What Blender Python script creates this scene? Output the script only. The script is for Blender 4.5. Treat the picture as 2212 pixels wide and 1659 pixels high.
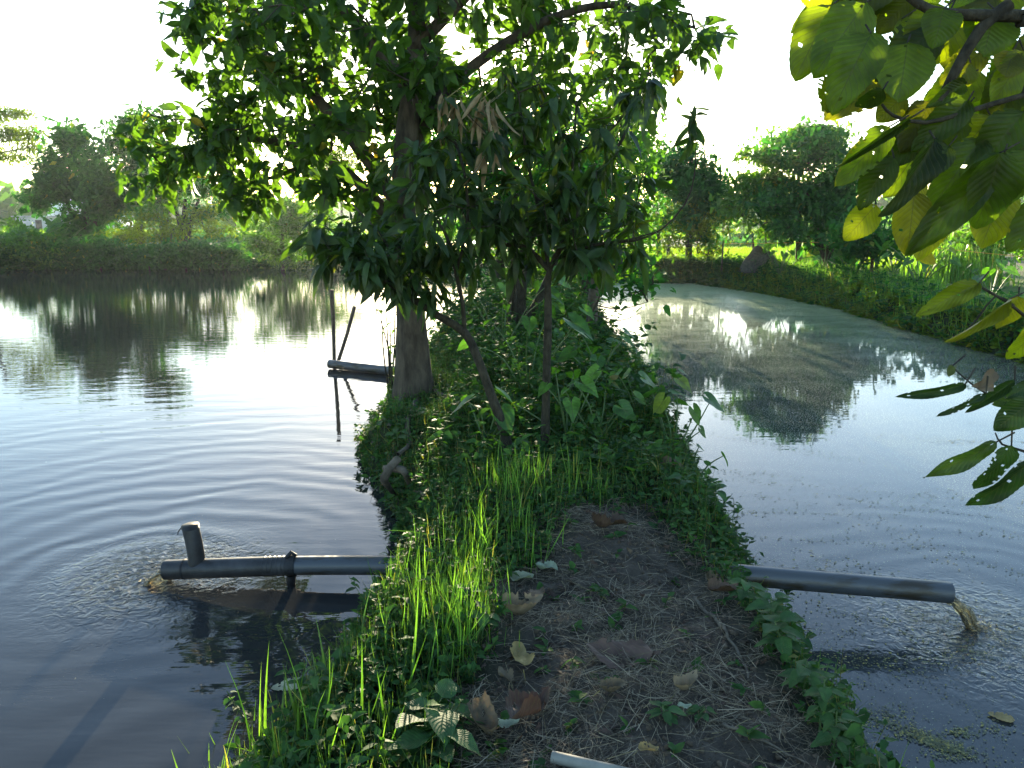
import bpy, math, random
import numpy as np
from mathutils import Vector
R_ = math.radians
rng = np.random.default_rng(7)
random.seed(7)
scene = bpy.context.scene
for o in list(bpy.data.objects):
    bpy.data.objects.remove(o)

# ------------------------------------------------------------------ camera
CAM_Z, PITCH, F, CX, CY = 2.15, R_(12.4), 1661.0, 1106.0, 829.5
cam_d = bpy.data.cameras.new('camera')
cam = bpy.data.objects.new('camera', cam_d)
scene.collection.objects.link(cam)
cam.location = (0, 0, CAM_Z)
cam.rotation_euler = (math.pi / 2 - PITCH, 0, 0)
cam_d.sensor_width = 36
cam_d.lens = 36 * F / 2212
cam_d.clip_start = 0.05
cam_d.clip_end = 6000
scene.camera = cam

# ------------------------------------------------------------------ light
SUN_EL, SUN_AZ = R_(8.0), R_(-2.3)      # azimuth from +Y towards +X
world = bpy.data.worlds.new('World')
scene.world = world
world.use_nodes = True
nt = world.node_tree
bg = nt.nodes['Background']
sky = nt.nodes.new('ShaderNodeTexSky')
sky.sky_type = 'NISHITA'
sky.sun_disc = False
sky.sun_elevation = SUN_EL
sky.sun_rotation = SUN_AZ
sky.air_density = 1.0
sky.dust_density = 0.4
sky.ozone_density = 1.7
tint = nt.nodes.new('ShaderNodeMix'); tint.data_type = 'RGBA'; tint.blend_type = 'MULTIPLY'
tint.inputs[0].default_value = 1.0; tint.inputs[7].default_value = (.99, 1.0, 1.03, 1)
nt.links.new(sky.outputs[0], tint.inputs[6]); nt.links.new(tint.outputs[2], bg.inputs[0])
bg.inputs[1].default_value = 0.135
sd = bpy.data.lights.new('sun', 'SUN')
sun = bpy.data.objects.new('sun', sd)
scene.collection.objects.link(sun)
sd.energy = 5.0
sd.angle = R_(0.5)
sd.color = (1.0, 0.85, 0.58)
sv = Vector((math.sin(SUN_AZ) * math.cos(SUN_EL), math.cos(SUN_AZ) * math.cos(SUN_EL), math.sin(SUN_EL)))
sun.rotation_euler = sv.to_track_quat('Z', 'Y').to_euler()
sun.location = (0, 0, 30)
scene.view_settings.view_transform = 'Standard'
scene.view_settings.look = 'None'
scene.view_settings.exposure = 2.35
scene.view_settings.gamma = 1
scene.cycles.use_denoising = True
scene.cycles.max_bounces = 8
scene.cycles.transmission_bounces = 6
scene.cycles.volume_bounces = 0
scene.cycles.sample_clamp_indirect = 6

# ------------------------------------------------------------------ picture helpers (pixels of the 2212 wide view)
cp, sp = math.cos(PITCH), math.sin(PITCH)
def ray(x, y):
    a = (x - CX) / F
    b = -(y - CY) / F
    return np.array([a, cp + b * sp, -sp + b * cp])
def at(x, y, Y):
    d = ray(x, y)
    return np.array([0, 0, CAM_Z]) + d * (Y / d[1])
def gnd(x, y, z=0.0):
    d = ray(x, y)
    return np.array([0, 0, CAM_Z]) + d * ((z - CAM_Z) / d[2])
def px2m(px, Y):
    return px / F * Y * 1.02

# ------------------------------------------------------------------ tagging
def tag(o, label=None, cat=None, group=None, kind=None):
    if label: o['label'] = label
    if cat: o['category'] = cat
    if group: o['group'] = group
    if kind: o['kind'] = kind
    return o
def empty(name, loc, label=None, cat=None, group=None):
    o = bpy.data.objects.new(name, None)
    o.empty_display_size = 0.1
    scene.collection.objects.link(o)
    o.location = [float(v) for v in loc]
    return tag(o, label, cat, group)

# ------------------------------------------------------------------ mesh builder, quads only
class MB:
    def __init__(s):
        s.v, s.f, s.c, s.uv, s.n = [], [], [], [], 0
    def add(s, v, f, c=None, uv=None):
        v = np.asarray(v, float).reshape(-1, 3)
        f = np.asarray(f, int).reshape(-1, 4)
        s.v.append(v); s.f.append(f + s.n); s.n += len(v)
        if c is None: c = np.tile(rng.random(3), (len(v), 1))
        s.c.append(c)
        s.uv.append(np.zeros((len(v), 2)) if uv is None else uv)
    def inst(s, tpl, P, X, Z, S, C):
        """many copies of a template: P position, X axis, Z about-normal, S scale, C colour values"""
        v, f, uv = tpl
        N = len(P)
        if N == 0: return
        X = X / np.maximum(np.linalg.norm(X, axis=1, keepdims=True), 1e-9)
        Y = np.cross(Z, X)
        Y /= np.maximum(np.linalg.norm(Y, axis=1, keepdims=True), 1e-6)
        Zn = np.cross(X, Y)
        S = np.asarray(S, float).reshape(N, -1)
        if S.shape[1] == 1: S = np.repeat(S, 3, 1)
        w = (v[None, :, 0, None] * X[:, None] * S[:, None, 0:1] + v[None, :, 1, None] * Y[:, None] * S[:, None, 1:2]
             + v[None, :, 2, None] * Zn[:, None] * S[:, None, 2:3] + P[:, None])
        V = len(v)
        ff = (f[None] + (np.arange(N) * V)[:, None, None]).reshape(-1, 4)
        s.add(w.reshape(-1, 3), ff, np.repeat(C, V, 0), np.tile(uv, (N, 1)))
    def tube(s, pts, rad, sides=8, noise=0.0, flute=0, c=None, cap=False):
        pts = np.asarray(pts, float); n = len(pts)
        rad = np.ones(n) * rad if np.ndim(rad) == 0 else np.asarray(rad, float)
        T = np.gradient(pts, axis=0)
        T /= np.maximum(np.linalg.norm(T, axis=1, keepdims=True), 1e-9)
        up = np.array([0.13, 0.97, 0.2]) if abs(T[0][1]) < 0.9 else np.array([0.1, 0.1, 1.0])
        a = np.linspace(0, 2 * np.pi, sides, endpoint=False)
        vs = []; U = up
        ph = rng.random(4) * 6
        for i in range(n):
            U = U - T[i] * np.dot(U, T[i]); U /= np.linalg.norm(U)
            W = np.cross(T[i], U)
            r = rad[i] * (1 + noise * (np.sin(a * 2 + ph[0] + i * .7) + np.sin(a * 3 + ph[1] - i * .9)) * .5)
            if flute: r = r * (1 + flute * (n - i) / n * np.sin(a * 5 + ph[2]))
            vs.append(pts[i] + np.outer(np.cos(a) * r, U) + np.outer(np.sin(a) * r, W))
        v = np.concatenate(vs)
        f = []
        for i in range(n - 1):
            for k in range(sides):
                k2 = (k + 1) % sides
                f.append((i * sides + k, i * sides + k2, (i + 1) * sides + k2, (i + 1) * sides + k))
        if cap:
            for b in (0, (n - 1) * sides):
                for k in range(1, sides - 2, 2):
                    f.append((b, b + k, b + k + 1, b + (k + 2) % sides))
        uv = np.stack([np.tile(a / 6.283, n), np.repeat(np.linspace(0, 1, n), sides)], 1)
        s.add(v, f, c, uv)
    def edges(s, A, B, ra, rb, sides=4):
        """many little frustums"""
        A = np.asarray(A); B = np.asarray(B); N = len(A)
        if N == 0: return
        T = B - A; L = np.linalg.norm(T, axis=1, keepdims=True); T = T / np.maximum(L, 1e-9)
        ref = np.where(np.abs(T[:, 2:3]) < .9, np.array([[0, 0, 1.]]), np.array([[1., 0, 0]]))
        U = np.cross(T, ref); U /= np.linalg.norm(U, axis=1, keepdims=True); W = np.cross(T, U)
        a = np.linspace(0, 2 * np.pi, sides, endpoint=False)
        ring = np.cos(a)[None, :, None] * U[:, None] + np.sin(a)[None, :, None] * W[:, None]
        v = np.concatenate([A[:, None] + ring * np.asarray(ra).reshape(N, 1, 1), B[:, None] + ring * np.asarray(rb).reshape(N, 1, 1)], 1)
        k = np.arange(sides); k2 = (k + 1) % sides
        q = np.stack([k, k2, k2 + sides, k + sides], 1)
        f = (q[None] + (np.arange(N) * 2 * sides)[:, None, None]).reshape(-1, 4)
        s.add(v.reshape(-1, 3), f, np.repeat(rng.random((N, 3)), 2 * sides, 0))
    def build(s, name, mat, parent=None, origin=None, smooth=True):
        v = np.concatenate(s.v); f = np.concatenate(s.f); c = np.concatenate(s.c); uv = np.concatenate(s.uv)
        base = np.zeros(3)
        if parent is not None: base = np.array(parent.matrix_world.translation if parent.parent else parent.location)
        if origin is not None and parent is None: base = np.asarray(origin, float)
        v = v - base
        me = bpy.data.meshes.new(name)
        me.vertices.add(len(v)); me.vertices.foreach_set('co', v.ravel())
        me.loops.add(len(f) * 4); me.loops.foreach_set('vertex_index', f.ravel())
        me.polygons.add(len(f)); me.polygons.foreach_set('loop_start', np.arange(len(f)) * 4)
        if smooth: me.polygons.foreach_set('use_smooth', np.ones(len(f), bool))
        me.update(calc_edges=True)
        ca = me.color_attributes.new('Col', 'FLOAT_COLOR', 'POINT')
        ca.data.foreach_set('color', np.concatenate([c[:, :3], np.ones((len(c), 1))], 1).ravel())
        ul = me.uv_layers.new(name='UVMap')
        ul.data.foreach_set('uv', uv[f.ravel()].ravel())
        me.validate()
        me.materials.append(mat)
        o = bpy.data.objects.new(name, me)
        scene.collection.objects.link(o)
        if parent is not None: o.parent = parent
        elif origin is not None: o.location = [float(q) for q in origin]
        return o

def polyline(pts, step):
    """smooth resample (Catmull-Rom)"""
    P = np.asarray(pts, float)
    if len(P) < 3:
        n = max(2, int(np.linalg.norm(P[1] - P[0]) / step) + 1)
        return P[0] + (P[1] - P[0]) * np.linspace(0, 1, n)[:, None]
    Q = np.concatenate([[2 * P[0] - P[1]], P, [2 * P[-1] - P[-2]]])
    out = []
    for i in range(1, len(Q) - 2):
        n = max(2, int(np.linalg.norm(Q[i + 1] - Q[i]) / step))
        for t in np.linspace(0, 1, n, endpoint=False):
            out.append(.5 * ((2 * Q[i]) + (-Q[i - 1] + Q[i + 1]) * t + (2 * Q[i - 1] - 5 * Q[i] + 4 * Q[i + 1] - Q[i + 2]) * t * t
                             + (-Q[i - 1] + 3 * Q[i] - 3 * Q[i + 1] + Q[i + 2]) * t ** 3))
    out.append(P[-1])
    return np.array(out)

# ------------------------------------------------------------------ leaf templates (unit length on +X)
def leaf_tpl(k, shape, fold=0.25, droop=0.25, across=2, wave=0.0, serr=0.0, bite=0.0, seed=0):
    r = np.random.default_rng(seed)
    u = np.linspace(0, 1, k + 1)
    w = shape(u)
    ph = r.random(3) * 6
    v = []; uv = []
    cols = np.linspace(-1, 1, across + 1)
    for i, uu in enumerate(u):
        ww = w[i] * (1 + serr * (((i % 2) * 2) - 1))
        for cc in cols:
            y = cc * ww
            x = uu - abs(cc) * 0.10 * ww * (1 if uu > .1 else 0)
            z = abs(cc) * ww * fold - droop * uu ** 2 + wave * np.sin(uu * 9 + ph[0] + cc * 2) * abs(cc)
            v.append((x, y, z)); uv.append((uu, cc * .5 + .5))
    f = []
    m = across + 1
    for i in range(k):
        for j in range(across):
            if bite and (j == 0 or j == across - 1) and r.random() < bite: continue
            if bite and r.random() < bite * .12: continue
            f.append((i * m + j, (i + 1) * m + j, (i + 1) * m + j + 1, i * m + j + 1))
    return np.array(v), np.array(f), np.array(uv)
lance = lambda u: .13 * np.sin(np.pi * u ** .85) ** .8 + .004
ovate = lambda u: .30 * np.sin(np.pi * np.clip(u, 0, 1) ** .72) ** .75 * (1 - .18 * u) + .004
oval = lambda u: .36 * np.sin(np.pi * np.clip(u, 0, 1) ** .8) ** .6 * (1 - .1 * u) + .006
blade = lambda u: .022 * (1 - u ** 1.6) + .001
def heart_tpl(droop=.3, seed=0, cup=.12):
    """arrow-heart leaf, the stalk joins at the origin, tip on +X, lobes behind"""
    r = np.random.default_rng(seed)
    half = [(.80, 0), (.66, .07), (.5, .17), (.32, .28), (.12, .36), (-.08, .39), (-.26, .35), (-.38, .24), (-.40, .13), (-.28, .05), (-.08, .004)]
    full = [(x, -y) for x, y in half[::-1]] + half[1:]
    full = np.array(full) * (1 + .04 * r.normal(0, 1, (len(full), 1)))
    v = []; uv = []
    rings = [0.02, .35, .7, 1.0]
    for q in rings:
        for k_, (x, y) in enumerate(full * q):
            z = cup * (abs(y)) - droop * abs(x) * x * .8 + .025 * np.sin(k_ * 1.3 + seed) * q
            v.append((x, y, z)); uv.append((x * .5 + .5, y * .6 + .5))
    n = len(full); f = []
    for i in range(3):
        for k in range(n - 1):
            f.append((i * n + k, i * n + k + 1, (i + 1) * n + k + 1, (i + 1) * n + k))
    return np.array(v), np.array(f), np.array(uv)
T_LANCE = [leaf_tpl(6, lance, .35, d, 2, .012, seed=i) for i, d in enumerate((.15, .35, .55))]
T_OVATE = [leaf_tpl(5, ovate, .3, d, 2, .03, .05, seed=i) for i, d in enumerate((.1, .3, .45))]
T_OVATEB = [leaf_tpl(9, ovate, .3, d, 4, .03, .03, b, seed=i + 9) for i, (d, b) in enumerate(((.1, 0), (.3, .1), (.45, 0), (.2, .2)))]
T_BIG = [leaf_tpl(26, oval, f_, d, 10, .05, .02, b, seed=i + 3) for i, (f_, d, b) in enumerate(((.2, .15, .015), (.4, .45, .08), (.15, .3, .12), (.6, .25, .05)))]
T_SMALL = [leaf_tpl(2, ovate, .3, d, 2, seed=i) for i, d in enumerate((.1, .35))]
T_SMALLO = [leaf_tpl(4, ovate, .3, d, 2, .03, .04, seed=i) for i, d in enumerate((.1, .35))]
T_TINY = [leaf_tpl(1, lambda u: .28 * np.array([.35, 1.0]), 0, .1, 1), leaf_tpl(2, lambda u: .26 * np.array([.2, 1., .1]), .3, .3, 1)]
T_HEART = [heart_tpl(.25, 1), heart_tpl(.5, 2), heart_tpl(.35, 3, .3)]
T_BLADE = [leaf_tpl(5, blade, .3, d, 1, seed=i) for i, d in enumerate((.02, .18, .45))]
T_BLADE3 = [leaf_tpl(3, lambda u: .03 * (1 - u ** 1.6) + .001, .3, d, 1, seed=i) for i, d in enumerate((.05, .3, .55))]

# ------------------------------------------------------------------ materials
def M(name):
    m = bpy.data.materials.new(name); m.use_nodes = True
    n = m.node_tree.nodes; n.clear()
    out = n.new('ShaderNodeOutputMaterial')
    return m, m.node_tree, n, m.node_tree.links, out
def nd(n, t, **kw):
    x = n.new(t)
    for k, v in kw.items():
        if k in x.inputs.keys(): x.inputs[k].default_value = v
        else: setattr(x, k, v)
    return x
def math_(n, l, op, a, b=None, c=None):
    x = n.new('ShaderNodeMath'); x.operation = op
    for i, q in enumerate((a, b, c)):
        if q is None: continue
        if isinstance(q, (int, float)): x.inputs[i].default_value = q
        else: l.new(q, x.inputs[i])
    return x.outputs[0]
def mixc(n, l, fac, a, b):
    x = n.new('ShaderNodeMix'); x.data_type = 'RGBA'
    if isinstance(fac, (int, float)): x.inputs[0].default_value = fac
    else: l.new(fac, x.inputs[0])
    for i, q in ((6, a), (7, b)):
        if isinstance(q, tuple): x.inputs[i].default_value = (*q, 1)
        else: l.new(q, x.inputs[i])
    return x.outputs[2]
def leafmat(name, a, b, yellow=(.35, .25, .02), trans=(1.6, 1.7, .5), tf=.42, rough=.42, spec=.5, vein=0.0):
    m, t, n, l, out = M(name)
    at_ = nd(n, 'ShaderNodeAttribute', attribute_name='Col')
    sep = n.new('ShaderNodeSeparateColor'); l.new(at_.outputs['Color'], sep.inputs[0])
    col = mixc(n, l, sep.outputs[0], a, b)
    col = mixc(n, l, sep.outputs[1], col, yellow)
    geo = n.new('ShaderNodeNewGeometry')
    noi = nd(n, 'ShaderNodeTexNoise', Scale=16.0, Detail=5.0)
    l.new(geo.outputs['Position'], noi.inputs['Vector'])
    dk = nd(n, 'ShaderNodeMapRange'); l.new(noi.outputs[0], dk.inputs[0])
    dk.inputs[1].default_value = .3; dk.inputs[2].default_value = .7; dk.inputs[3].default_value = .6; dk.inputs[4].default_value = 1.25
    mul = nd(n, 'ShaderNodeVectorMath', operation='SCALE'); l.new(col, mul.inputs[0]); l.new(dk.outputs[0], mul.inputs[3])
    base = mul.outputs[0]
    pr = nd(n, 'ShaderNodeBsdfPrincipled', Roughness=rough)
    pr.inputs['Specular IOR Level'].default_value = spec
    tr = n.new('ShaderNodeBsdfTranslucent')
    vm = nd(n, 'ShaderNodeVectorMath', operation='MULTIPLY'); l.new(base, vm.inputs[0]); vm.inputs[1].default_value = trans
    tcol = vm.outputs[0]
    if vein:
        uv = nd(n, 'ShaderNodeUVMap', uv_map='UVMap'); s2 = n.new('ShaderNodeSeparateXYZ'); l.new(uv.outputs[0], s2.inputs[0])
        av = math_(n, l, 'ABSOLUTE', math_(n, l, 'SUBTRACT', s2.outputs[1], .5))
        ph = math_(n, l, 'SUBTRACT', math_(n, l, 'MULTIPLY', s2.outputs[0], 11.0), math_(n, l, 'MULTIPLY', av, 7.0))
        fr = math_(n, l, 'ABSOLUTE', math_(n, l, 'SUBTRACT', math_(n, l, 'FRACT', ph), .5))
        side = math_(n, l, 'LESS_THAN', fr, .05)
        mid = math_(n, l, 'LESS_THAN', av, .014)
        vn = math_(n, l, 'MAXIMUM', side, mid)
        tcol = mixc(n, l, math_(n, l, 'MULTIPLY', vn, .55), tcol, (.06, .05, .01))
        base = mixc(n, l, math_(n, l, 'MULTIPLY', vn, vein), base, (.16, .2, .06))
        bp = nd(n, 'ShaderNodeBump', Strength=.5, Distance=.004)
        hh = math_(n, l, 'MULTIPLY', fr, 1.0); l.new(hh, bp.inputs['Height'])
        l.new(bp.outputs[0], pr.inputs['Normal']); l.new(bp.outputs[0], tr.inputs['Normal'])
    l.new(base, pr.inputs['Base Color']); l.new(tcol, tr.inputs['Color'])
    mx = n.new('ShaderNodeMixShader'); mx.inputs[0].default_value = tf
    l.new(pr.outputs[0], mx.inputs[1]); l.new(tr.outputs[0], mx.inputs[2]); l.new(mx.outputs[0], out.inputs[0])
    return m
def solidmat(name, a, b, scale=8.0, rough=.8, bump=.3, dist=.01, detail=6.0, spec=.3, metallic=0.0, stretch=None, lo=.35, hi=.65):
    m, t, n, l, out = M(name)
    tc = n.new('ShaderNodeTexCoord'); vec = tc.outputs['Object']
    if stretch:
        mp = n.new('ShaderNodeMapping'); mp.inputs['Scale'].default_value = stretch; l.new(vec, mp.inputs[0]); vec = mp.outputs[0]
    noi = nd(n, 'ShaderNodeTexNoise', Scale=scale, Detail=detail, Roughness=.65); l.new(vec, noi.inputs['Vector'])
    mr = n.new('ShaderNodeMapRange'); l.new(noi.outputs[0], mr.inputs[0]); mr.inputs[1].default_value = lo; mr.inputs[2].default_value = hi
    col = mixc(n, l, mr.outputs[0], a, b)
    pr = nd(n, 'ShaderNodeBsdfPrincipled', Roughness=rough, Metallic=metallic); pr.inputs['Specular IOR Level'].default_value = spec
    l.new(col, pr.inputs['Base Color'])
    bp = nd(n, 'ShaderNodeBump', Strength=bump, Distance=dist); l.new(noi.outputs[0], bp.inputs['Height']); l.new(bp.outputs[0], pr.inputs['Normal'])
    l.new(pr.outputs[0], out.inputs[0])
    return m

m_big = leafmat('broad_leaf', (.008, .017, .005), (.046, .078, .009), (.2, .17, .01), (5.4, 5.4, .35), .52, .5, .3, vein=.3)
m_long = leafmat('long_leaf', (.012, .03, .01), (.025, .055, .014), (.2, .2, .02), (2.4, 2.8, .5), .4, .5, .3, vein=.3)
m_fig = leafmat('fig_leaf', (.02, .055, .018), (.045, .10, .022), (.26, .19, .03), (2.9, 3.0, .5), .48, .5, .25, vein=.15)
m_mango = leafmat('mango_leaf', (.016, .04, .014), (.035, .075, .018), (.16, .16, .025), (2.8, 3.0, .5), .42, .38, .4, vein=.1)
m_dark = leafmat('dark_tree_leaf', (.02, .06, .025), (.045, .12, .032), (.2, .2, .03), (1.5, 2.6, .7), .45, .7, .12)
m_mid = leafmat('green_tree_leaf', (.035, .10, .025), (.07, .16, .025), (.25, .22, .03), (2.4, 2.6, .4), .5, .5, .35)
m_light = leafmat('yellow_green_leaf', (.07, .13, .02), (.11, .17, .02), (.3, .26, .03), (2.2, 2.2, .4), .5, .7, .12)
m_cover = leafmat('ground_cover_leaf', (.022, .07, .022), (.055, .13, .028), (.2, .17, .05), (1.9, 2.2, .5), .4, .65, .2)
m_grass = leafmat('grass_blade', (.055, .15, .035), (.12, .24, .05), (.3, .26, .08), (2.2, 2.3, .5), .48, .5, .2)
m_grassd = leafmat('dark_grass_blade', (.035, .09, .025), (.08, .15, .035), (.28, .24, .1), (1.9, 2.1, .4), .42, .45, .4)
m_rice = leafmat('rice_blade', (.12, .24, .02), (.18, .32, .03), (.4, .38, .06), (1.8, 1.7, .3), .5, .5, .3)
m_taro = leafmat('taro_leaf', (.03, .09, .022), (.07, .17, .03), (.3, .3, .03), (1.8, 2.2, .45), .45, .4, .5, vein=.15)
m_dry = leafmat('dry_leaf', (.12, .095, .065), (.24, .19, .125), (.4, .3, .1), (1.2, 1.0, .7), .25, .7, .2, vein=.2)
m_dryred = leafmat('dry_red_leaf', (.045, .028, .022), (.10, .062, .048), (.15, .1, .05), (1.2, .9, .6), .15, .6, .3, vein=.15)
m_bark = solidmat('bark', (.025, .02, .014), (.085, .07, .05), 14, .9, .8, .02, stretch=(1, 1, .3))
m_barkd = solidmat('dark_bark', (.012, .011, .007), (.05, .045, .03), 26, .9, 1, .02, stretch=(1, 1, .5))
m_root = solidmat('root_bark', (.045, .038, .028), (.12, .1, .075), 14, .9, .6, .01)
m_pipe = solidmat('grey_pvc', (.028, .022, .013), (.05, .056, .064), 6.0, .42, .3, .003, spec=.5, lo=.42, hi=.52, stretch=(.5, 2, 2))
m_piped = solidmat('dirty_pvc', (.009, .009, .009), (.035, .035, .038), 9.0, .5, .3, .004, spec=.45)
m_rubber = solidmat('black_rubber', (.008, .008, .009), (.025, .025, .025), 25, .6, .5, .003)
m_pole = solidmat('wet_wood', (.03, .025, .02), (.08, .065, .05), 20, .7, .5, .004)
m_bamboo = solidmat('pale_pipe', (.13, .13, .11), (.24, .23, .19), 8, .6, .2, .002)
m_stick = solidmat('dead_stick', (.05, .042, .032), (.14, .12, .09), 22, .9, .5, .004)
m_weed = leafmat('weed_fleck', (.05, .075, .035), (.14, .15, .07), (.35, .3, .06), (1, 1, .6), .1, .6, .3)
m_straw = leafmat('straw', (.06, .05, .035), (.32, .27, .19), (.3, .24, .12), (1, 1, .8), .15, .7, .2)
m_wallb = solidmat('blue_white_wall', (.5, .6, .68), (.6, .68, .74), 1.5, .8, .05)
m_wallg = solidmat('grey_concrete', (.35, .37, .38), (.5, .5, .5), 1.2, .9, .1)
m_roof = solidmat('tin_roof', (.25, .27, .3), (.4, .42, .45), 1.0, .5, .1)
m_net = leafmat('net_cloth', (.07, .075, .06), (.13, .13, .1), (.13, .12, .09), (1.2, 1.1, .9), .5, .8, .1)
m_twine = solidmat('orange_twine', (.5, .22, .05), (.6, .3, .08), 5, .7, .1)
m_dirt = solidmat('dug_soil', (.045, .033, .022), (.13, .1, .068), 6, .95, .8, .04)

# ------------------------------------------------------------------ ponds and terrain
def W(pts): return np.array([gnd(x, y)[:2] for x, y in pts])
P_left = np.concatenate([np.array([[-9, -1.5], [-1.5, -1.5], [-1.15, 1.2]]), W([(560, 1659), (690, 1520), (800, 1350), (862, 1240), (852, 1110), (792, 985), (800, 930),
    (862, 850), (935, 765), (1000, 705), (1045, 665), (1070, 622), (1050, 598), (960, 584), (680, 575), (540, 573), (300, 571), (120, 577), (0, 588), (-200, 605), (-700, 640)]), np.array([[-16, 8]])])
P_right = np.concatenate([np.array([[12, -1.5], [1.55, -1.5], [1.40, 1.2]]), W([(1825, 1659), (1745, 1490), (1655, 1340), (1595, 1262), (1570, 1170), (1505, 1060), (1430, 920), (1365, 815),
    (1318, 740), (1290, 690), (1268, 645), (1262, 618), (1330, 609), (1500, 612), (1640, 632), (1800, 664), (1950, 708), (2100, 750), (2212, 782), (2420, 830), (2700, 900)]), np.array([[12, 5]])])
def sdf(P, x, y):
    d = np.full(x.shape, 1e9); s = np.ones(x.shape)
    n = len(P)
    for i in range(n):
        a = P[i]; b = P[(i - 1) % n]
        ex, ey = b - a; wx, wy = x - a[0], y - a[1]
        t = np.clip((wx * ex + wy * ey) / (ex * ex + ey * ey), 0, 1)
        d = np.minimum(d, (wx - ex * t) ** 2 + (wy - ey * t) ** 2)
        c1 = y >= a[1]; c2 = y < b[1]; c3 = ex * wy > ey * wx
        s = np.where((c1 & c2 & c3) | (~c1 & ~c2 & ~c3), -s, s)
    return s * np.sqrt(d)
_k = [(rng.normal(0, 1, 2) * f, rng.random() * 6.28, a) for f, a in ((.9, .035), (1.7, .025), (3, .018), (5, .013), (9, .008), (15, .006), (26, .0045), (34, .004)) for _ in range(3)]
def bumps(x, y):
    h = np.zeros(np.shape(x))
    for k, p, a in _k: h = h + a * np.sin(k[0] * x + k[1] * y + p)
    return h
def dist_shore(x, y):
    x = np.asarray(x, float); y = np.asarray(y, float)
    wob = .05 * np.sin(x * 5 + y * 3.1) + .035 * np.sin(x * 9 - y * 11)
    return np.minimum(sdf(P_left, x, y), sdf(P_right, x, y)) + wob
def H(x, y):
    x = np.asarray(x, float); y = np.asarray(y, float)
    d = dist_shore(x, y)
    far = np.clip((y - 14) / 6, 0, 1)
    bw = .26 + far * .35
    t = np.clip(d / bw, 0, 1); top = .40 + .12 * far
    h = top * (t * t * (3 - 2 * t)) ** .8
    h = h - .35 * np.clip((d - 1.8) / 2.5, 0, 1) * np.clip((y - 18) / 6 + np.abs(x) / 9, 0, 1)
    nr = np.clip(1.5 - np.hypot(x, y) / 30, 0.15, 1)
    h = h + bumps(x, y) * np.clip(d / .15, 0, 1) * nr
    h = h + .011 * np.abs(np.sin(x * 41 + 3 * np.sin(y * 23)) * np.sin(y * 37 + 2.5 * np.sin(x * 19 + y * 7))) * np.clip(d / .2, 0, 1) * (y < 9)
    return np.where(d < 0, np.maximum(-.6, d * .9), h)
def grow(a, step, g, end):
    out = []
    while a < end:
        step *= g; a += step; out.append(a)
    return out
xs = np.arange(-1.7, 1.75, .028)
xs = np.array([-v for v in grow(1.7, .028, 1.055, 900)][::-1] + list(xs) + grow(xs[-1], .028, 1.055, 900))
ys = np.arange(1.4, 8.5, .034)
ys = np.array([1.4 - v for v in grow(0, .05, 1.3, 6)][::-1] + list(ys) + grow(ys[-1], .034, 1.032, 2500))
gx, gy = np.meshgrid(xs, ys)
gz = H(gx, gy)
D_ = dist_shore(gx, gy)
path_poly = W([(1010, 1659), (1020, 1500), (1090, 1380), (1080, 1280), (1180, 1200), (1270, 1110), (1400, 1120), (1480, 1200), (1560, 1270), (1640, 1400), (1720, 1560), (1780, 1659)]) 
path_poly = np.concatenate([path_poly * np.array([.84, .84]), [[1.1, .5], [-.3, .5]]])
pathm = np.clip(.5 - sdf(path_poly, gx, gy) / .25, 0, 1)
fieldm = np.clip((D_ - 2) / 2, 0, 1)
mb = MB()
nx, ny = len(xs), len(ys)
ii = np.arange(nx * ny).reshape(ny, nx)
ff = np.stack([ii[:-1, :-1], ii[:-1, 1:], ii[1:, 1:], ii[1:, :-1]], -1).reshape(-1, 4)
mb.add(np.stack([gx, gy, gz], -1).reshape(-1, 3), ff, np.stack([pathm, fieldm, np.zeros_like(pathm)], -1).reshape(-1, 3))
m, t, n, l, out = M('soil')
at_ = nd(n, 'ShaderNodeAttribute', attribute_name='Col'); sep = n.new('ShaderNodeSeparateColor'); l.new(at_.outputs['Color'], sep.inputs[0])
geo = n.new('ShaderNodeNewGeometry'); pos = geo.outputs['Position']
n1 = nd(n, 'ShaderNodeTexNoise', Scale=7.0, Detail=8.0, Roughness=.7); l.new(pos, n1.inputs['Vector'])
n2 = nd(n, 'ShaderNodeTexNoise', Scale=60.0, Detail=5.0, Roughness=.7); l.new(pos, n2.inputs['Vector'])
mr = n.new('ShaderNodeMapRange'); mr.inputs[1].default_value = .35; mr.inputs[2].default_value = .68; l.new(n1.outputs[0], mr.inputs[0])
soil = mixc(n, l, mr.outputs[0], (.035, .03, .024), (.13, .108, .085))
soil = mixc(n, l, math_(n, l, 'MULTIPLY', n2.outputs[0], .5), soil, (.05, .042, .034))
mosscol = mixc(n, l, n2.outputs[0], (.012, .022, .01), (.03, .04, .015))
base = mixc(n, l, sep.outputs[0], mosscol, soil)
sx = n.new('ShaderNodeSeparateXYZ'); l.new(pos, sx.inputs[0])
wv = nd(n, 'ShaderNodeTexNoise', Scale=1.0, Detail=4.0)
mpp = n.new('ShaderNodeMapping'); mpp.inputs['Scale'].default_value = (.02, .12, 1); l.new(pos, mpp.inputs[0]); l.new(mpp.outputs[0], wv.inputs['Vector'])
mr2 = n.new('ShaderNodeMapRange'); mr2.inputs[1].default_value = .45; mr2.inputs[2].default_value = .55; l.new(wv.outputs[0], mr2.inputs[0])
n3 = nd(n, 'ShaderNodeTexNoise', Scale=1.4, Detail=8.0, Roughness=.75); l.new(pos, n3.inputs['Vector'])
fld = mixc(n, l, mr2.outputs[0], (.16, .14, .09), (.13, .2, .04))
fld = mixc(n, l, n3.outputs[0], fld, (.08, .08, .03))
base = mixc(n, l, sep.outputs[1], base, fld)
pr = nd(n, 'ShaderNodeBsdfPrincipled', Roughness=.9); pr.inputs['Specular IOR Level'].default_value = .15
l.new(base, pr.inputs['Base Color'])
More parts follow.
